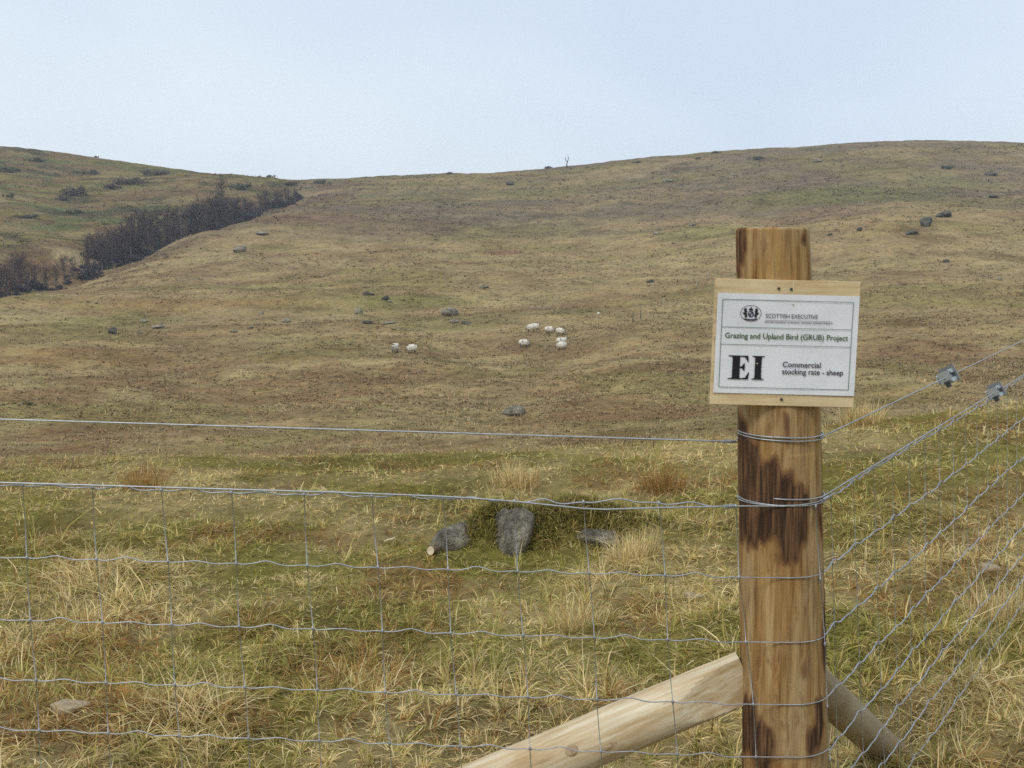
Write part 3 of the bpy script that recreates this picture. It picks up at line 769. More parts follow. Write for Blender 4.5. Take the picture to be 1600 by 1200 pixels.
FD = Vector((1.245, 1.75 * CP, 0)); FD = Vector((1.245, 1.75, 0)).normalized()      # heading of the right-hand fence
ax, _ = post_axis(1100); q0 = Vector((ax.x, ax.y, .43)) + FD * .05; q1 = Vector((ax.x, ax.y, -.256)) + FD * 1.1
log(q1 + (q1 - q0) * .1, q0, .050, .047, M_BRACE2, 307, 'brace_log', None, 'greyish shaded log brace running down right behind the slanting wires')

# ------------------------------------------------------------------ the sign
SR = math.radians(1.40); DS = 2.300
def build_sign():
    MMX = 297.0
    c = at(1228.2, 538.5, DS)
    root = obj('notice_sign', None, loc=c, rot=(0, SR, 0))
    tag(root, 'white laminated notice on a pale wooden board fixed to the corner post', 'sign')
    def loc(u, v, d=0.0): return Vector(((u - 148.5) / 1000, -d, (105 - v) / 1000))       # mm on the sheet, d = metres in front of it
    m_board = m_wood('pine_board', (.48, .34, .17), (.68, .54, .32), (.77, .65, .43), (5, 30, 60))
    bm = bmesh.new(); x0, x1, z0, z1 = loc(-4.5, 0).x, loc(298.5, 0).x, loc(0, 235.5).z, loc(0, -30).z
    bmesh.ops.create_cube(bm, size=1); bmesh.ops.scale(bm, vec=(x1 - x0, .014, z1 - z0), verts=bm.verts); bmesh.ops.translate(bm, vec=((x0 + x1) / 2, .0085, (z0 + z1) / 2), verts=bm.verts)
    bmesh.ops.bevel(bm, geom=bm.edges[:], offset=.0012, segments=2, affect='EDGES')
    me = bpy.data.meshes.new('backing_board'); bm.to_mesh(me); bm.free(); obj('backing_board', me, m_board, root)
    cv, cf = box_geo(loc(158, -15, -.0012), (.0016, .0012, .028)); obj('crack', mesh_vf('crack', cv, cf, False), flat_mat('pale_split_wood', (.72, .62, .42)), root)
    # the laminated sheet, very slightly wavy
    n = 30; v = []; f = []
    for i in range(n + 1):
        for j in range(n + 1):
            u, w = i / n, j / n
            p = loc(297 * u, 210 * w, .0012 + .0006 * math.sin(u * 5 + w * 3)); v.append(p)
    f = [(i * (n + 1) + j, i * (n + 1) + j + 1, (i + 1) * (n + 1) + j + 1, (i + 1) * (n + 1) + j) for i in range(n) for j in range(n)]
    t = NT('laminated_paper'); vv = t.coords((8, 8, 8)); t.b.inputs['Roughness'].default_value = .38; t.b.inputs['Specular IOR Level'].default_value = .4
    t.base(t.ramp(t.noise(vv, 1, 4), [(.3, (.66, .675, .69)), (.55, (.79, .80, .82)), (.75, (.83, .84, .86))]))
    sheet = obj('sheet', mesh_vf('sheet', v, f, False), t.m, root)
    bm = bmesh.new(); bm.from_mesh(sheet.data); bmesh.ops.solidify(bm, geom=bm.faces[:], thickness=.0004); bm.to_mesh(sheet.data); bm.free()
    D = .0033
    m_green = flat_mat('green_ink', (.085, .135, .06), .5); m_black = flat_mat('black_ink', (.016, .016, .02), .5); m_grey = flat_mat('grey_ink', (.07, .065, .085), .5); m_line = flat_mat('border_ink', (.15, .20, .16), .5)
    def rects(name, rs, mat):
        G = [box_geo(loc((a + c_) / 2, (b + d_) / 2, D), ((c_ - a) / 1000, .0003, (d_ - b) / 1000)) for a, b, c_, d_ in rs]
        return obj(name, mesh_vf(name, *join_geo(G), False), mat, sheet)
    w = 1.1
    rects('border', [(10, 12.3, 284.3, 12.3 + w), (10, 197.5 - w, 284.3, 197.5), (10, 12.3 + w, 10 + w, 197.5 - w), (284.3 - w, 12.3 + w, 284.3, 197.5 - w)], m_line)
    rects('ruled_line', [(10 + w, 69.8, 284.3 - w, 70.7)], m_line); rects('ruled_line', [(10 + w, 106.2, 284.3 - w, 107.1)], m_line)
    rects('ruled_line', [(102, 54.2, 242, 54.8)], m_grey)
    def text(s, u0, u1, base, cap, mat, bold=.0, ref='H'):
        def raw(body):
            cu = bpy.data.curves.new('text', 'FONT'); cu.body = body; cu.size = 1; cu.offset = bold; cu.extrude = 0; cu.resolution_u = 3
            o = bpy.data.objects.new('text', cu); COL.objects.link(o); dg = bpy.context.evaluated_depsgraph_get(); dg.update()
            me = bpy.data.meshes.new_from_object(o.evaluated_get(dg)); bpy.data.objects.remove(o); return me
        ch = max(q.co.y for q in raw(ref).vertices); me = raw(s)
        xs = [q.co.x for q in me.vertices]; a, b = min(xs), max(xs)
        for q in me.vertices:
            q.co = loc(u0 + (q.co.x - a) / (b - a) * (u1 - u0), base - q.co.y / ch * cap, D)
        me.name = 'lettering'; me.update(); return obj('lettering', me, mat, sheet)
    text('SCOTTISH EXECUTIVE', 102, 211, 49.4, 8.6, m_grey, .003)
    text('ENVIRONMENT & RURAL AFFAIRS DEPARTMENT', 101.5, 242, 60.2, 3.7, m_grey, .0)
    text('Grazing and Upland Bird (GRUB) Project', 19, 277, 93.4, 11.2, m_green, .013)
    text('Commercial', 142.8, 223, 151.9, 11.3, m_grey, .015)
    text('stocking rate - sheep', 142.5, 271, 166.6, 11.3, m_grey, .015)
    def poly(name, pts, mat, d=D):
        bm = bmesh.new(); vs_ = [bm.verts.new(loc(a, b, d)) for a, b in pts]; fc = bm.faces.new(vs_); fc.normal_update(); bmesh.ops.triangulate(bm, faces=[fc])
        me = bpy.data.meshes.new(name); bm.to_mesh(me); bm.free(); return obj(name, me, mat, sheet)
    E = [(0, 0), (.95, 0), (1.0, .30), (.96, .30), (.82, .07), (.62, .045), (.55, .06), (.55, .48), (.66, .47), (.74, .36), (.78, .36), (.78, .68), (.74, .68), (.66, .56), (.55, .53), (.55, .95), (.66, .955), (.80, .93), (.91, .74), (.95, .74), (.93, 1), (0, 1), (0, .965), (.17, .95), (.2, .9), (.2, .1), (.17, .05), (0, .035)]
    I = [(0, 0), (1, 0), (1, .035), (.80, .05), (.76, .1), (.76, .9), (.8, .95), (1, .965), (1, 1), (0, 1), (0, .965), (.2, .95), (.24, .9), (.24, .1), (.2, .05), (0, .035)]
    poly('lettering', [(28.3 + a * 44.7, 179.9 - b * 50) for a, b in E], m_black)
    poly('lettering', [(78.4 + a * 26.1, 179.9 - b * 50) for a, b in I], m_black)
    # the arms: oval ring, crowned shield, two supporters, ribbon
    cu, cv_ = 70.7, 40.8
    n = 48; rv = []; rf = []
    for k in range(n):
        a = 2 * math.pi * k / n
        rv += [loc(cu + math.cos(a) * 22, cv_ + math.sin(a) * 17, D), loc(cu + math.cos(a) * 21, cv_ + math.sin(a) * 16, D)]
    rf = [(2 * k, 2 * k + 1, (2 * k + 3) % (2 * n), (2 * k + 2) % (2 * n)) for k in range(n)]
    emb = obj('emblem', mesh_vf('emblem', rv, rf, False), m_grey, sheet)
    def ep(pts, mat, d=D): o = poly('emblem', [(cu + a, cv_ + b) for a, b in pts], mat, d); return o
    ep([(6.5 * math.cos(k * .449), 1.5 + 6.8 * math.sin(k * .449)) for k in range(14)], m_grey)
    ep([(-4, -6), (-5, -11), (-2.6, -8.5), (-1.2, -12), (0, -14), (1.2, -12), (2.6, -8.5), (5, -11), (4, -6)], m_black)
    lion = [(-7.5, 8), (-10, 9), (-13, 8.5), (-12, 5), (-14, 3), (-16.5, 1), (-17, -3), (-15.5, -1.5), (-14, 0), (-13.5, -4), (-15, -6), (-13.5, -10), (-10.5, -11), (-8.5, -8.5), (-9.5, -6), (-7.2, -4), (-9, -2), (-8.5, 2), (-7.3, 5)]
    ep(lion, m_black); ep([(-a, b) for a, b in lion[::-1]], m_black)
    ep([(-14, 10), (-8, 11.5), (0, 12), (8, 11.5), (14, 10), (13, 13), (7, 14.6), (0, 15), (-7, 14.6), (-13, 13)], m_grey)
    m_sh = flat_mat('pale_ink', (.45, .45, .48), .5)
    ep([(-3.5, -2.5), (-.5, -2.5), (-.5, 1), (-3.5, 1)], m_sh, D + .0004); ep([(.5, 2), (3.5, 2), (3.0, 5), (.5, 6)], m_sh, D + .0004)
    # screws
    for u, vv_, d in ((127, -12, .0015), (153, -11, .0015), (145, 221, .0015), (89, 146, .0034), (158, 20, .0034)):
        small = d > .003
        r = .0016 if small else .0030
        p = loc(u, vv_, d - .001); V = []; n = 12
        for hh, rr in ((0, 1.0), (.0012, 1.0), (.0018, .75), (.0018, .3), (.0012, .0)):
            for k in range(n): V.append(p + Vector((math.cos(k * 2 * math.pi / n) * r * rr, -hh, math.sin(k * 2 * math.pi / n) * r * rr)))
        Fc = [(a * n + k, a * n + (k + 1) % n, (a + 1) * n + (k + 1) % n, (a + 1) * n + k) for a in range(4) for k in range(n)]
        obj('screw', mesh_vf('screw', V, Fc), flat_mat('bright_staple', (.6, .5, .35), .5) if small else M_DARKMETAL, root)
build_sign()

# ------------------------------------------------------------------ fences
DF = 2.302                                    # camera depth of the left-hand fence
NDIR = Vector((1.75, -1.245)).normalized()
def around_post(py, extra=.0022, a0=-.05, n=9, a1=None):
    """points on the front of the post on image row py, from facing the camera round to where the right fence leaves"""
    c, r = post_axis(py); r = r + extra
    a1 = math.atan2(NDIR.x, -NDIR.y) if a1 is None else a1
    z = ZC + (c.y - r) * float(tan_of(py))
    return [Vector((c.x + math.sin(a) * r, c.y - math.cos(a) * r, z)) for a in np.linspace(a0, a1, n)]
ROWL = {0: (757, 791), 1: (870, 902), 2: (967.5, 1003), 3: (1061, 1100), 4: (1139, 1182), 5: (1212, 1254), 6: (1278, 1320), 7: (1344, 1386)}
STX = [-190, -80, 36, 146, 255, 362, 475, 583, 692, 803, 913, 1030, 1148]
def row_py(r, px):
    a, b = ROWL[r]; y = a + (b - a) * px / 1155.0
    if r == 0: y = np.interp(px, [-300, 0, 380, 620, 720, 800, 870, 930, 975, 1040, 1155], [748, 757, 770, 776, 779, 783, 786, 784, 781, 787, 791])
    return y
def stay_shift(py): return (py - 785) * .068
def lerp_z_row(tdist, p): return p + FD * tdist + Vector((0, 0, .036 * tdist))
def crimp(t, k, r):                           # little kink between stays, t in 0..1
    h = 1.0 + .5 * math.sin(k * 2.3 + r * 1.7)
    return (-.9 * math.exp(-((t - .10) / .09) ** 2) + 2.6 * h * math.exp(-((t - .42) / .13) ** 2) - 1.2 * math.exp(-((t - .72) / .12) ** 2)) * .0021
left = tag(obj('wire_net', None, loc=at(600, 1386, DF)), 'wire stock netting stretched across the foreground left of the corner post', 'fence', 'stock netting')
LI = left.location.copy()
def rel(pts, o): return [Vector(p) - o for p in pts]
ends = {}
for r in range(8):
    pts = []
    for k in range(len(STX) - 1):
        for t in np.linspace(0, 1, 14, endpoint=False):
            base_py = row_py(r, STX[k]); px = STX[k] + (STX[k + 1] - STX[k]) * t + stay_shift(base_py)
            px = min(px, 1214); p = at(px, row_py(r, px), DF - .0); p.z += crimp(t, k, r); 
            if px < 1200: pts.append(p)
    arc = around_post(float(row_py(r, 1190)), .0022, .0)
    arc_end_py = arc[-1]
    pts += arc; ends[r] = arc[-1]
    obj('line_wire', mesh_vf('line_wire', *tube_geo(rel(pts, LI),   .00135 if r else .0016, 6)), M_WIRE, left)
for k, sx in enumerate(STX + [1258]):
    pts = []; rad = []
    top, bot = row_py(0, sx), row_py(7, sx + 30)
    rows = [row_py(r, sx + stay_shift(row_py(r, sx))) for r in range(8)]
    for r in range(8):
        for py_, rr in ((rows[r] - 3.5, .0010), (rows[r] - 2.0, .0030), (rows[r] + 2.0, .0030), (rows[r] + 3.5, .0010)) + (((rows[r] * .5 + rows[r + 1] * .5, .0010),) if r < 7 else ()):
            px = sx + stay_shift(py_) + 1.5 * math.sin(py_ * .021 + k * 1.9)
            if px > 1156:
                c, rr_ = post_axis(py_); dp = depth_of(py_, DP); a = math.asin(max(-.95, min(.95, (px - (c.x / dp * F + 800)) / (rr_ * F / dp))))
                p = c + Vector((math.sin(a) * (rr_ + .004), -math.cos(a) * (rr_ + .004), 0)); p.z = ZC + p.y * float(tan_of(py_))
            else: p = at(px, py_, DF - .002)
            pts.append(p); rad.append(rr)
    obj('stay_wire', mesh_vf('stay_wire', *tube_geo(rel(pts, LI), rad, 6)), M_WIRE, left)
right = tag(obj('wire_net', None, loc=ends[7]), 'wire stock netting running away to the right of the corner post', 'fence', 'stock netting')
RI = right.location.copy(); NST = 30
for r in range(8):
    pts = []
    p0 = ends[r]
    for k in range(NST):
        for t in np.linspace(0, 1, 12, endpoint=False):
            p = lerp_z_row((k + t) * .15, p0); p.z += crimp(t, k + 5, r) * 1.15
            p.z += .004 * math.sin((k + t) * .5 + r); p += Vector((NDIR.x, NDIR.y, 0)) * .002 * math.sin((k + t) * 2.1 + r * 2)
            pts.append(p)
    obj('line_wire', mesh_vf('line_wire', *tube_geo(rel(pts, RI), .0019, 6)), M_WIRE, right)
for k in range(NST):
    pts = []; rad = []
    s = .06 + k * .15
    for r in range(8):
        p = lerp_z_row(s + .006 * r * math.sin(k), ends[r]); p.z += .004 * math.sin((s / .15) * .5 + r)
        pts += [p + Vector((0, 0, .004)), p, p - Vector((0, 0, .004))]; rad += [.0008, .0030, .0008]
    obj('stay_wire', mesh_vf('stay_wire', *tube_geo(rel(pts, RI), rad, 6)), M_WIRE, right)

def wrap(py, dz0, dz1, turns=1.0, a0=-math.pi / 2):
    c, r = post_axis(py); r += .003; c = Vector((c.x, c.y, ZC + (c.y - r) * float(tan_of(py))))
    return [c + Vector((math.sin(a0 + 2 * math.pi * turns * t) * r, -math.cos(a0 + 2 * math.pi * turns * t) * r, dz0 + (dz1 - dz0) * t)) for t in np.linspace(0, 1, 40)]
def twist(p, d, n=7, r=.0045, L=.035):        # the wire's end wound round itself
    d = d.normalized(); s = d.cross(Vector((0, 0, 1))).normalized(); u = s.cross(d); m = n * 8
    return [p + d * (L * i / m) + (s * math.cos(i * 2 * math.pi / 8) + u * math.sin(i * 2 * math.pi / 8)) * r * .8 for i in range(m)]
def wire_thing(label, paths, radii, names):
    o0 = paths[0][0]; root = tag(obj('fence_wire', None, loc=o0), label, 'wire', 'plain fence wires')
    for p, r, nm in zip(paths, radii, names): obj(nm, mesh_vf(nm, *tube_geo(rel(p, o0), r, 7)), M_WIRE, root)
WR = .0016
c690, r690 = post_axis(690); c790, r790 = post_axis(790)
lw = [at(px, 655 + 35 * px / 1150. - 2.5 * math.sin(math.pi * min(max(px / 1150, 0), 1)) * 0, DF + .03) for px in np.linspace(-250, 1140, 24)]
l_end = at(1151, 690, DP - .03); lw.append(l_end)
wire_thing('plain top wire running level to the left from the corner post', [lw, wrap(690, .004, -.010, 1.0), wrap(689, .008, .004, .55), twist(l_end, lw[-3] - l_end, 7)], [.0018, WR, WR, .0012], ['strand', 'post_wrap', 'post_wrap', 'wound_end'])
lw2 = [at(px, float(np.interp(px, [-250, 0, 390, 520, 700, 800, 930, 1040, 1140], [747, 754, 765.5, 769, 776, 783, 796.5, 793, 791])), DF - .004) for px in np.linspace(-250, 1140, 44)]
l2 = at(1150, 791, DP - .05); lw2.append(l2)
wire_thing('lower plain wire sagging along the top of the left netting', [lw2, wrap(790, .0, -.004, 1.0), wrap(790, -.006, .008, .55), twist(l2, lw2[-3] - l2, 7)], [.0019, WR, WR, .0012], ['strand', 'post_wrap', 'post_wrap', 'wound_end'])
def right_start(py): c, r = post_axis(py); p = c + Vector((NDIR.x, NDIR.y, 0)) * (r + .003); p.z = ZC + p.y * float(tan_of(py)); return p
s1 = right_start(684); s2 = right_start(781)
W1 = [lerp_z_row(t, s1) for t in np.linspace(0, 4.6, 40)]; W2 = [lerp_z_row(t, s2 + Vector((0, 0, .006))) for t in np.linspace(0, 4.6, 40)]
wire_thing('plain top wire slanting up right from the post, carrying the upper ratchet', [W1, wrap(688, .006, -.002, .6, -.4)], [.0018, WR], ['strand', 'post_wrap'])
wire_thing('plain wire along the top of the right netting, carrying the lower ratchet', [W2, wrap(786, .008, .0, .6, -.4), twist(s2 + FD * .004, FD, 9)], [.0018, WR, .0012], ['strand', 'post_wrap', 'wound_end'])

def ratchet(px, s0, dz, label):               # small galvanised in-line wire strainer
    best = min(np.linspace(.2, 4, 800), key=lambda t: abs((lambda q: (q.x / ((q.y) * CP - (q.z - ZC) * SP)) * F + 800 - px)(lerp_z_row(t, s0))))
    p = lerp_z_row(float(best), s0); X = (FD + Vector((0, 0, .036))).normalized(); Yv = Vector((-X.y, X.x, 0)).normalized(); Zv = X.cross(Yv)
    M = Matrix((X, Yv, Zv)).transposed()
    root = tag(obj('wire_ratchet', None, loc=p + Vector((0, 0, dz))), label, 'wire ratchet', 'wire ratchets'); root.rotation_euler = (M @ Matrix.Rotation(-.5, 3, 'X')).to_euler()
    m_z = flat_mat('bright_zinc', (.50, .53, .53), .42, .75, .5)
    G = [box_geo((0, s * .016, 0), (.052, .0025, .038)) for s in (-1, 1)] + [box_geo((-.0265, 0, .0), (.003, .0345, .036))]
    bm = bmesh.new()
    me = mesh_vf('frame', *join_geo(G), False); obj('frame', me, m_z, root)
    obj('end_plate', mesh_vf('end_plate', *box_geo((.0285, 0, .004), (.006, .046, .050)), False), flat_mat('dull_zinc', (.30, .32, .33), .45, .8, .5), root)
    obj('drum', mesh_vf('drum', *tube_geo([(0, -.0145, 0), (0, .0145, 0)], .0135, 20)), m_z, root)
    coil = [Vector((math.sin(a) * .016, -.012 + .0011 * a, math.cos(a) * .016)) for a in np.linspace(0, 20, 90)]
    obj('wire_coil', mesh_vf('wire_coil', *tube_geo(coil, .0012, 5)), M_WIRE, root)
    n = 24; V = []; Fc = []
    for yy in (.0225, .0265):
        for k in range(n):
            rr = .017 if k % 2 else .014; V.append((math.cos(k * 2 * math.pi / n) * rr, yy, math.sin(k * 2 * math.pi / n) * rr))
    Fc = [tuple(range(n - 1, -1, -1)), tuple(range(n, 2 * n))] + [(k, (k + 1) % n, n + (k + 1) % n, n + k) for k in range(n)]
    obj('ratchet_wheel', mesh_vf('ratchet_wheel', V, Fc, False), m_z, root)
    obj('square_head', mesh_vf('square_head', *box_geo((0, -.021, 0), (.013, .010, .013)), False), M_DARKMETAL, root)
    obj('slot_shade', mesh_vf('slot_shade', *box_geo((-.016, -.0172, .008), (.012, .002, .010)), False), M_DARKMETAL, root)  # solid dark block put in for the shade inside an opening
    v, f = join_geo([box_geo((-.034, -.004, -.014), (.020, .016, .006)), box_geo((-.040, -.004, -.022), (.006, .014, .014))]); obj('pawl', mesh_vf('pawl', v, f, False), M_DARKMETAL, root)
ratchet(1480, s1, .0, 'galvanised wire ratchet on the upper slanting wire, nearer the post')
ratchet(1555, s2, .006, 'galvanised wire ratchet on the wire along the netting top, farther right')

# ------------------------------------------------------------------ pale log end and stick by the outcrop
def bits():
    m_end = m_wood('sawn_log_end', (.52, .42, .26), (.68, .57, .40), (.78, .70, .54), (9, 9, 9)); m_bark = flat_mat('thin_bark', (.14, .10, .06))
    x, y, z = near_pt(674, 866); z = float(H(x, y - .05))
    p = Vector((x, y - .05, z + .032)); d = Vector((.16, .97, -.22)).normalized(); root = tag(obj('cut_log', None, loc=p), 'thin cut log with its round pale sawn end facing out, at the left slab', 'log')
    obj('bark_side', mesh_vf('bark_side', *tube_geo([d * .001, d * .1, d * .35], [.0185, .019, .018], 18)), m_bark, root)
    n = 18; v, f = tube_geo([d * -.0015, d * .0], [.0178, .0182], n); obj('sawn_end', mesh_vf('sawn_end', v, f, False), m_end, root, scale=(1, 1, 1.25))
    x, y, z = near_pt(609, 860); z = float(H(x, y))
    v, f = tube_geo([(-.03, 0, 0), (-.01, .004, .008), (.015, .0, .014), (.032, .004, .024)], [.004, .006, .006, .003], 8)
    tag(obj('stick', mesh_vf('stick', v, f), m_end, loc=(x, y, z + .05)), 'short whitish stick in the grass left of the cut log end', 'stick')
bits()

# ------------------------------------------------------------------ sheep
def sheep_mesh(graze, seed):
    r = np.random.default_rng(seed)
    J = {'rump': ((-.46, 0, .66), .21, .22), 'hip': ((-.28, 0, .67), .27, .27), 'mid': ((0, 0, .66), .28, .29), 'chest': ((.30, 0, .67), .24, .26), 'neck': ((.47, 0, .70 if not graze else .60), .15, .16)}
    J['poll'] = ((.60, 0, .42) if graze else (.58, 0, .93), .085, .09); J['muzzle'] = ((.66, 0, .22) if graze else (.76, 0, .84), .045, .05)
    E = [('rump', 'hip'), ('hip', 'mid'), ('mid', 'chest'), ('chest', 'neck'), ('neck', 'poll'), ('poll', 'muzzle')]
    for nm, root, x in (('f', 'chest', .27), ('h', 'hip', -.31)):
        for sd_, sn in ((-1, 'l'), (1, 'r')):
            w = r.uniform(-.06, .06)
            J[nm + sn + '1'] = ((x, sd_ * .12, .42), .075, .075); J[nm + sn + '2'] = ((x + w - (.04 if nm == 'h' else 0), sd_ * .12, .24), .037, .04); J[nm + sn + '3'] = ((x + w, sd_ * .12, .03), .033, .036)
            E += [(root, nm + sn + '1'), (nm + sn + '1', nm + sn + '2'), (nm + sn + '2', nm + sn + '3')]
    for sd_, sn in ((-1, 'l'), (1, 'r')):
        b = J['poll'][0]; J['ear' + sn] = ((b[0] - .02, sd_ * .15, b[2] + .03), .02, .03); E.append(('poll', 'ear' + sn))
    J['tail'] = ((-.60, 0, .50), .05, .05); E.append(('rump', 'tail'))
    keys = list(J); me = bpy.data.meshes.new('sheep'); me.from_pydata([J[k][0] for k in keys], [(keys.index(a), keys.index(b)) for a, b in E], [])
    o = bpy.data.objects.new('tmp', me); COL.objects.link(o)
    sk = o.modifiers.new('s', 'SKIN'); ss = o.modifiers.new('u', 'SUBSURF'); ss.levels = 2; ss.render_levels = 2
    for k, d in zip(keys, me.skin_vertices[0].data): d.radius = J[k][1:]; d.use_root = (k == 'mid')
    dg = bpy.context.evaluated_depsgraph_get(); dg.update(); out = bpy.data.meshes.new_from_object(o.evaluated_get(dg)); bpy.data.objects.remove(o)
    n = len(out.vertices); co = np.zeros(n * 3, np.float32); out.vertices.foreach_get('co', co); co = co.reshape(-1, 3)
    wool = (co[:, 2] > .36) & (co[:, 0] < .52); face = co[:, 0] >= .52
    nn = fbm(co[:, 0] * 14 + co[:, 2] * 6, co[:, 1] * 14 - co[:, 2] * 11, seed, 2); co += (wool * .02 * nn)[:, None] * np.sign(co - np.array((0, 0, .66)))
    out.vertices.foreach_set('co', co.ravel())
    c = np.ones((n, 4), np.float32); c[:, :3] = np.where(wool[:, None], np.array((.77, .735, .64)), np.where(face[:, None], np.array((.22, .19, .16)), np.array((.10, .085, .07))))
    a = out.color_attributes.new('Col', 'FLOAT_COLOR', 'POINT'); a.data.foreach_set('color', c.ravel())
    out.polygons.foreach_set('use_smooth', np.ones(len(out.polygons), bool)); out.update(); out.name = 'sheep'; return out
def m_wool():
    t = NT('sheep_wool'); v = t.coords((9, 9, 9)); n = t.noise(v, 1, 5)
    t.bump(n, .5, .03); return t.base(t.mix(1.0, t.attr('Col').outputs['Color'], t.ramp(n, [(.3, (.86, .84, .8)), (.65, (1.05, 1.05, 1.05))]), 'MULTIPLY'))
SM = [sheep_mesh(True, 1), sheep_mesh(True, 2), sheep_mesh(False, 3)]; mw = m_wool()
for m in SM: m.materials.append(mw)
SHEEP = [ (617, 551, 250, 1, 'white sheep seen end on, leftmost of the flock'), (643, 552, 190, 0, 'white grazing sheep just right of the leftmost one'),
    (819, 543, 10, 1, 'white sheep standing alone below the upper row, left of the two close together'), (829, 518, 185, 0, 'front sheep of the overlapping pair at the upper left of the flock'),
    (836.5, 516, -15, 2, 'rear sheep half hidden in the overlapping pair'), (858.5, 521.5, 5, 1, 'white sheep in the upper row between the pair and the right end'),
    (876, 524, -25, 0, 'white sheep at the right end of the upper row'), (877.5, 540.5, 20, 2, 'white sheep right behind another, at the lower right of the flock'), (877, 547, 170, 1, 'front white sheep, lowest of the two at the lower right') ]
for px, py, yaw, k, lab in SHEEP:
    x, y, z = hit(px, py, 40)
    tag(obj('sheep', SM[k], None, loc=(x, y, z - .05), rot=(0, 0, math.radians(yaw)), scale=(1.0,) * 3), lab, 'sheep', 'sheep grazing on the far slope')
x, y, z = hit(935, 491, 60); m_ws = flat_mat('white_stone', (.75, .75, .72)); me = boulder_mesh(77, 2); me.materials.append(m_ws)
tag(obj('stone', me, None, loc=(x, y, z + .12), scale=(.24, .24, .2)), 'small bright white stone uphill right of the flock', 'stone')

# ------------------------------------------------------------------ distant fence posts
M_OLDPOST = flat_mat('old_grey_post', (.16, .13, .09)); M_PALEPOST = flat_mat('pale_new_post', (.42, .38, .29))
def small_post(px, py, h, label, mat, lean=0.0):
    x, y, z = hit(px, py, 40); hh = h * y / F
    v, f = tube_geo([(0, 0, -.3), (0, 0, hh * .5), (lean * hh, 0, hh * .96), (lean * hh, 0, hh)], [.07, .065, .06, .045], 8)
    tag(obj('fence_post', mesh_vf('fence_post', v, f), mat, loc=(x, y, z)), label, 'fence post', 'old fence posts on the slope')
for a in ((989, 503, 15, 'brown post, lower of the two by the wire stub right of the flock', M_OLDPOST, .02), (1001, 498, 14, 'brown post, upper of the two by the wire stub right of the flock', M_OLDPOST, -.03),
          (1037, 477, 12, 'pale thin post above the two brown ones', M_PALEPOST), (1072, 459, 14, 'pale thin post, second of the line climbing to the sign', M_PALEPOST), (1089, 449, 13, 'pale thin post, third of the line climbing to the sign', M_PALEPOST),
          (1106, 436, 11, 'pale thin post, last of the line before the sign', M_PALEPOST), (1341, 322, 8, 'pale post of the close pair on the brow right of the post top, left one', M_PALEPOST), (1348, 322, 9, 'pale post of the close pair on the brow right of the post top, right one', M_PALEPOST),
          (1475, 319, 8, 'lone pale post on the brow above the dark boulders', M_PALEPOST), (1535, 290, 14, 'thin dark post standing high on the right hillside', M_OLDPOST)):
    small_post(*a)

# ------------------------------------------------------------------ trees
M_TWIG = NT('bare_twigs'); M_TWIG = M_TWIG.base(M_TWIG.ramp(M_TWIG.noise(M_TWIG.coords((.6, .6, .6)), 1, 3), [(.3, (.055, .041, .039)), (.7, (.12, .085, .076))]))
M_TRUNK = flat_mat('birch_trunk', (.17, .15, .14))
def tree_meshes(seed, h, spread, nb, lean=0):
    r = np.random.default_rng(seed); trunk = []; tw = []
    top = h * .72; P = [Vector((lean * t * t * h + .12 * math.sin(t * 5 + seed) * t, .1 * math.cos(t * 4 + seed) * t, top * t - (.5 if t == 0 else 0))) for t in np.linspace(0, 1, 8)]
    trunk.append(tube_geo(P, [h * .017 * (1 - .8 * i / 7) for i in range(8)], 6))
    def twig(p, d, L, rad, depth):
        pts = [p]; dd = d.copy()
        for i in range(3):
            dd = (dd + Vector(r.normal(0, .22, 3)) + Vector((0, 0, .10))).normalized(); pts.append(pts[-1] + dd * L / 3)
        (trunk if depth == 0 and False else tw).append(tube_geo(pts, [rad, rad * .8, rad * .55, rad * .3], 3, False))
        if depth < 2:
            for k in range(4 if depth == 0 else 4):
                s = r.uniform(.3, 1.0); b = pts[min(3, int(s * 3))]; a = (dd + Vector(r.normal(0, .75, 3))).normalized()
                twig(b, a, L * r.uniform(.38, .6), rad * .55, depth + 1)
    for k in range(nb):
        t = r.uniform(.06, 1.0) ** .9; i = min(6, int(t * 7)); p = P[i].lerp(P[i + 1], t * 7 - i); a = r.uniform(0, 6.3)
        el = r.uniform(.45, 1.25) * (1 - .35 * (t > .8)); d = Vector((math.cos(a) * math.cos(el), math.sin(a) * math.cos(el), math.sin(el)))
        twig(p, d, spread * h * r.uniform(.22, .42) * (.45 + .65 * math.sin(math.pi * min(1, .15 + .72 * t))), h * .0060, 0)
    a = mesh_vf('trunk', *join_geo(trunk)); a.materials.append(M_TRUNK); b = mesh_vf('crown', *join_geo(tw)); b.materials.append(M_TWIG); return a, b
TREES = [tree_meshes(401 + i, 10, sp, nb) for i, (sp, nb) in enumerate(((1.0, 38), (1.15, 36), (.85, 34), (1.25, 42), (.7, 30)))]
def tree(x, y, hgt, k, label, group, yaw):
    root = tag(obj('bare_tree', None, loc=(x, y, float(H(x, y)) - .1), rot=(0, 0, yaw), scale=(hgt / 10,) * 3), label, 'tree', group)
    obj('trunk', TREES[k][0], None, root); obj('crown', TREES[k][1], None, root)
r2 = np.random.default_rng(5)
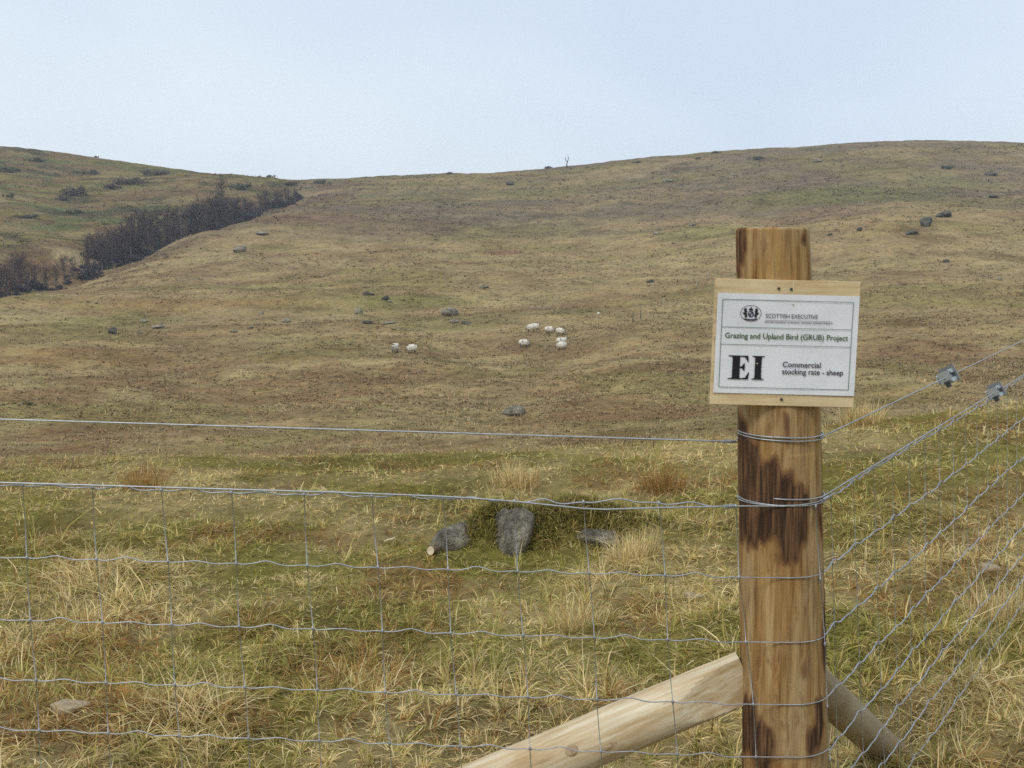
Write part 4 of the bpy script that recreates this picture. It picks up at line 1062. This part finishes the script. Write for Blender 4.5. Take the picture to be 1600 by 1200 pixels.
def ravine_trees():
    # along the bed of the ravine: dense from x=140 to 470 in the photo, looser at the left edge
    spots = []
    for px in np.concatenate([np.linspace(138, 345, 44), np.linspace(335, 470, 30)]):
        px = px + r2.uniform(-4, 4); Yc = np.interp(px, [0, 140, 250, 350, 420, 478], [222, 276, 306, 342, 384, 425])
        Y = Yc + r2.uniform(-7, 15); hgt = r2.choice([.72, 1.0, 1.12]) * np.interp(px, [138, 160, 190, 250, 300, 330, 350, 400, 440, 475], [6, 9, 13, 12, 12.5, 11.5, 10.5, 7.5, 6.5, 4]) * r2.uniform(.8, 1.08)
        part = 'lower left end' if px < 215 else 'middle' if px < 345 else 'narrow upper end'
        spots.append((px, Y, hgt, 'leafless purple brown tree in the %s of the ravine thicket' % part, 'ravine thicket trees, ' + part))
    for px in (-12, 4, 14, 26, 36, 46):
        spots.append((px, np.interp(px, [-20, 140], [218, 272]) + r2.uniform(-4, 10), r2.uniform(8, 12), 'leafless dark tree in the clump at the left edge of the photo', 'left edge tree clump'))
    for px in (58, 74, 90, 104, 118):
        spots.append((px, np.interp(px, [0, 140], [222, 276]) + r2.uniform(-2, 10), r2.uniform(5, 7), 'small leafless tree in the gap between the left clump and the thicket', 'small trees in the ravine gap'))
    for i, (px, Y, hgt, lab, grp) in enumerate(spots):
        tree((px - 800) / F * Y, Y, hgt, i % 5, lab, grp, r2.uniform(0, 6.3))
    x, y, z = hit(347, 318, 150); tree(x, y, 9.5, 3, 'tallest leafless tree, standing above the upper end of the ravine thicket', 'trees above the ravine', 1.0)
    for px, py, h, lab in ((245, 385, 3.6, 'low bare tree on the near lip of the ravine below the thicket'), (139, 413, 3.0, 'small bare tree at the left foot of the ravine thicket'), (232, 388, 3.2, 'small pale bare sapling left of the low tree on the ravine lip')):
        x, y, z = hit(px, py + 3, 100); tree(x, y, h, 1, lab, 'trees on the ravine lip', px)
ravine_trees()
def lone_tree():
    x, y, z = hit(886, 262, 250); s = 19 * y / F
    V = [tube_geo([(0, 0, -.3), (-.03 * s, 0, .25 * s), (.02 * s, 0, .45 * s)], [.055 * s, .045 * s, .035 * s], 7), tube_geo([(.02 * s, 0, .43 * s), (-.12 * s, 0, .62 * s), (-.16 * s, 0, .85 * s)], [.03 * s, .025 * s, .012 * s], 6), tube_geo([(.02 * s, 0, .43 * s), (.10 * s, 0, .68 * s), (.07 * s, 0, 1.0 * s)], [.03 * s, .025 * s, .012 * s], 6)]
    root = tag(obj('dead_tree', None, loc=(x, y, z)), 'tiny forked dead tree standing alone on the skyline', 'tree')
    m = flat_mat('dead_wood', (.07, .06, .055)); obj('trunk', mesh_vf('trunk', *V[0]), m, root)
    for k in (1, 2): obj('branch', mesh_vf('branch', *V[k]), m, root)
    v, f = join_geo([tube_geo([(.08 * s, 0, .7 * s), (.17 * s, .02, .82 * s)], .011 * s, 5), tube_geo([(-.13 * s, 0, .66 * s), (-.05 * s, .02, .80 * s)], .010 * s, 5)]); obj('twig', mesh_vf('twig', v, f), m, root)
lone_tree()

# ------------------------------------------------------------------ bushes
M_BUSHD = m_blade('dark_bush_leaves', .1)
def bush_mesh(seed, c):
    r = np.random.default_rng(seed); n = 1100
    lob = r.normal(0, .52, (14, 3)) * np.array((1, 1, .4)) + np.array((0, 0, .3)); k = r.choice(14, n, p=r.dirichlet(np.ones(14) * 2))
    d = r.normal(size=(n, 3)); d /= np.linalg.norm(d, axis=1)[:, None]
    p = lob[k] + d * (r.uniform(.3, 1, n) ** .5 * r.uniform(.2, .45, 14)[k])[:, None]; p[:, 2] = np.abs(p[:, 2])
    a = r.normal(size=(n, 3)); a /= np.linalg.norm(a, axis=1)[:, None]; b = np.cross(a, d); s = r.uniform(.05, .11, n)[:, None]
    v = np.stack([p - a * s, p + a * s, p + b * s * 1.4], 1).reshape(-1, 3)
    col = np.repeat(np.array(c) * r.uniform(.6, 1.4, (n, 1)), 3, 0)
    return mesh_np('foliage', v, np.arange(3 * n), np.arange(n) * 3, col)
BUSH = [bush_mesh(501, (.10, .105, .05)), bush_mesh(502, (.11, .088, .064)), bush_mesh(503, (.075, .10, .055)), bush_mesh(504, (.070, .056, .058))]
for m in BUSH: m.materials.append(M_BUSHD)
STEM = mesh_vf('stem', *join_geo([tube_geo([(0, 0, -.2), (.1 * c, .1 * s, .3), (.35 * c, .35 * s, .8)], [.05, .04, .02], 5) for c, s in ((1, 0), (-.5, .87), (-.5, -.87))])); STEM.materials.append(M_TRUNK)
def scrub():
    sp = [(px + r2.uniform(-4, 4), r2.uniform(-9, 11), r2.uniform(2.2, 4.2), 'dark leafless scrub under the trees at the %s of the ravine thicket' % e, 'thicket scrub, ' + e) for px, e in ((q, 'lower left end' if q < 215 else 'middle' if q < 345 else 'narrow upper end') for q in np.linspace(140, 468, 46))]
    sp += [(px, r2.uniform(-3, 12), r2.uniform(1.8, 3.4), 'dark scrub beneath the tree clump at the left edge', 'left edge scrub') for px in np.linspace(-8, 62, 9)]
    sp += [(px, r2.uniform(-2, 8), r2.uniform(1.2, 2.0), 'low scrub in the gap between the left clump and the thicket', 'ravine gap scrub') for px in np.linspace(72, 132, 6)]
    for px, dy, hh, lab, grp in sp:
        Y = float(np.interp(px, [-20, 0, 140, 250, 350, 420, 478], [218, 222, 276, 306, 342, 384, 425])) + dy; x = (px - 800) / F * Y
        root = tag(obj('scrub', None, loc=(x, Y, float(H(x, Y)) - .2), rot=(0, 0, px), scale=(hh * .95, hh * .95, hh)), lab, 'bush', grp)
        obj('foliage', BUSH[3], None, root); obj('stem', STEM, None, root)
def bush(px, py, w, h, k, label, ymin=60):
    x, y, z = hit(px, py, ymin); s = y / F
    root = tag(obj('bush', None, loc=(x, y, z - .15), rot=(0, 0, px * .3), scale=(w * s * .52, w * s * .45, h * s * .95)), label, 'bush', 'bushes on the hillsides')
    obj('foliage', BUSH[k], None, root); obj('stem', STEM, None, root)
for a in ((503, 287, 20, 9, 2, 'round dark green bush sitting on the skyline at the saddle'), (112, 306, 36, 22, 1, 'dark bush in the middle of the left hill, largest there'), (100, 313, 22, 12, 1, 'low dark bush at the lower left of the largest left hill bush'),
          (195, 288, 50, 14, 1, 'long brown bush on the upper left hill, lower of two'), (172, 294, 34, 9, 1, 'thin brown bush trailing left of the long brown one'), (250, 274, 40, 12, 1, 'brown bush near the left skyline, right of the long one'), (140, 272, 34, 10, 0, 'olive bush high on the left hill above the dark one'),
          (46, 341, 30, 9, 2, 'flat dark green bush at the lower left of the left hill'), (16, 308, 14, 9, 0, 'small dark bush near the left edge of the hill'), (55, 252, 26, 9, 0, 'olive bush high on the left hill near the corner'), (10, 268, 34, 12, 0, 'wide olive bush at the left edge below the skyline'),
          (118, 333, 24, 9, 0, 'low green bush just above the ravine gap'), (150, 243, 6, 4, 0, 'tiny bush on the left skyline'), (380, 296, 30, 14, 2, 'green bush above the upper ravine, right of the tallest tree'), (422, 275, 12, 5, 0, 'faint low bush on the skyline above the ravine head'),
          (455, 288, 30, 7, 1, 'thin brown bush at the head of the ravine'), (858, 263, 14, 5, 0, 'low dark bush on the skyline left of the dead tree'), (702, 272, 14, 5, 0, 'low dark bush on the skyline in the middle'), (1118, 239, 14, 5, 0, 'low dark bush on the skyline left of the post'),
          (1182, 249, 18, 7, 2, 'dark green bush just under the skyline above the post'), (1478, 264, 18, 9, 2, 'green bush high on the right hillside'), (996, 254, 12, 4, 0, 'tiny bush on the skyline right of the dead tree'), (37, 632, 40, 10, 0, 'dark tuft on the slope at the far left'),
          (1090, 249, 8, 5, 0, 'tiny dark bush under the skyline left of the post')):
    bush(*a)
scrub()

# ------------------------------------------------------------------ thin air between here and the ridge
def haze():
    v, f = box_geo((0, 0, 0), (3100, 3100, 130)); v = [p + Vector((0, 0, 0)) for p in v]
    zlow = -70.0
    me = mesh_vf('haze', [(p.x, p.y, p.z + 65 + zlow) for p in v], f, False)
    m = bpy.data.materials.new('pale_air'); m.use_nodes = True; n = m.node_tree.nodes; n.clear()
    o = n.new('ShaderNodeOutputMaterial'); pv = n.new('ShaderNodeVolumePrincipled'); pv.inputs['Color'].default_value = (.80, .88, 1.0, 1); pv.inputs['Density'].default_value = .00031; pv.inputs['Anisotropy'].default_value = .0
    m.node_tree.links.new(pv.outputs[0], o.inputs['Volume'])
    tag(obj('haze', me, m), 'thin pale haze over the moor', None, kind='stuff')
HAZE = True
if HAZE: haze()
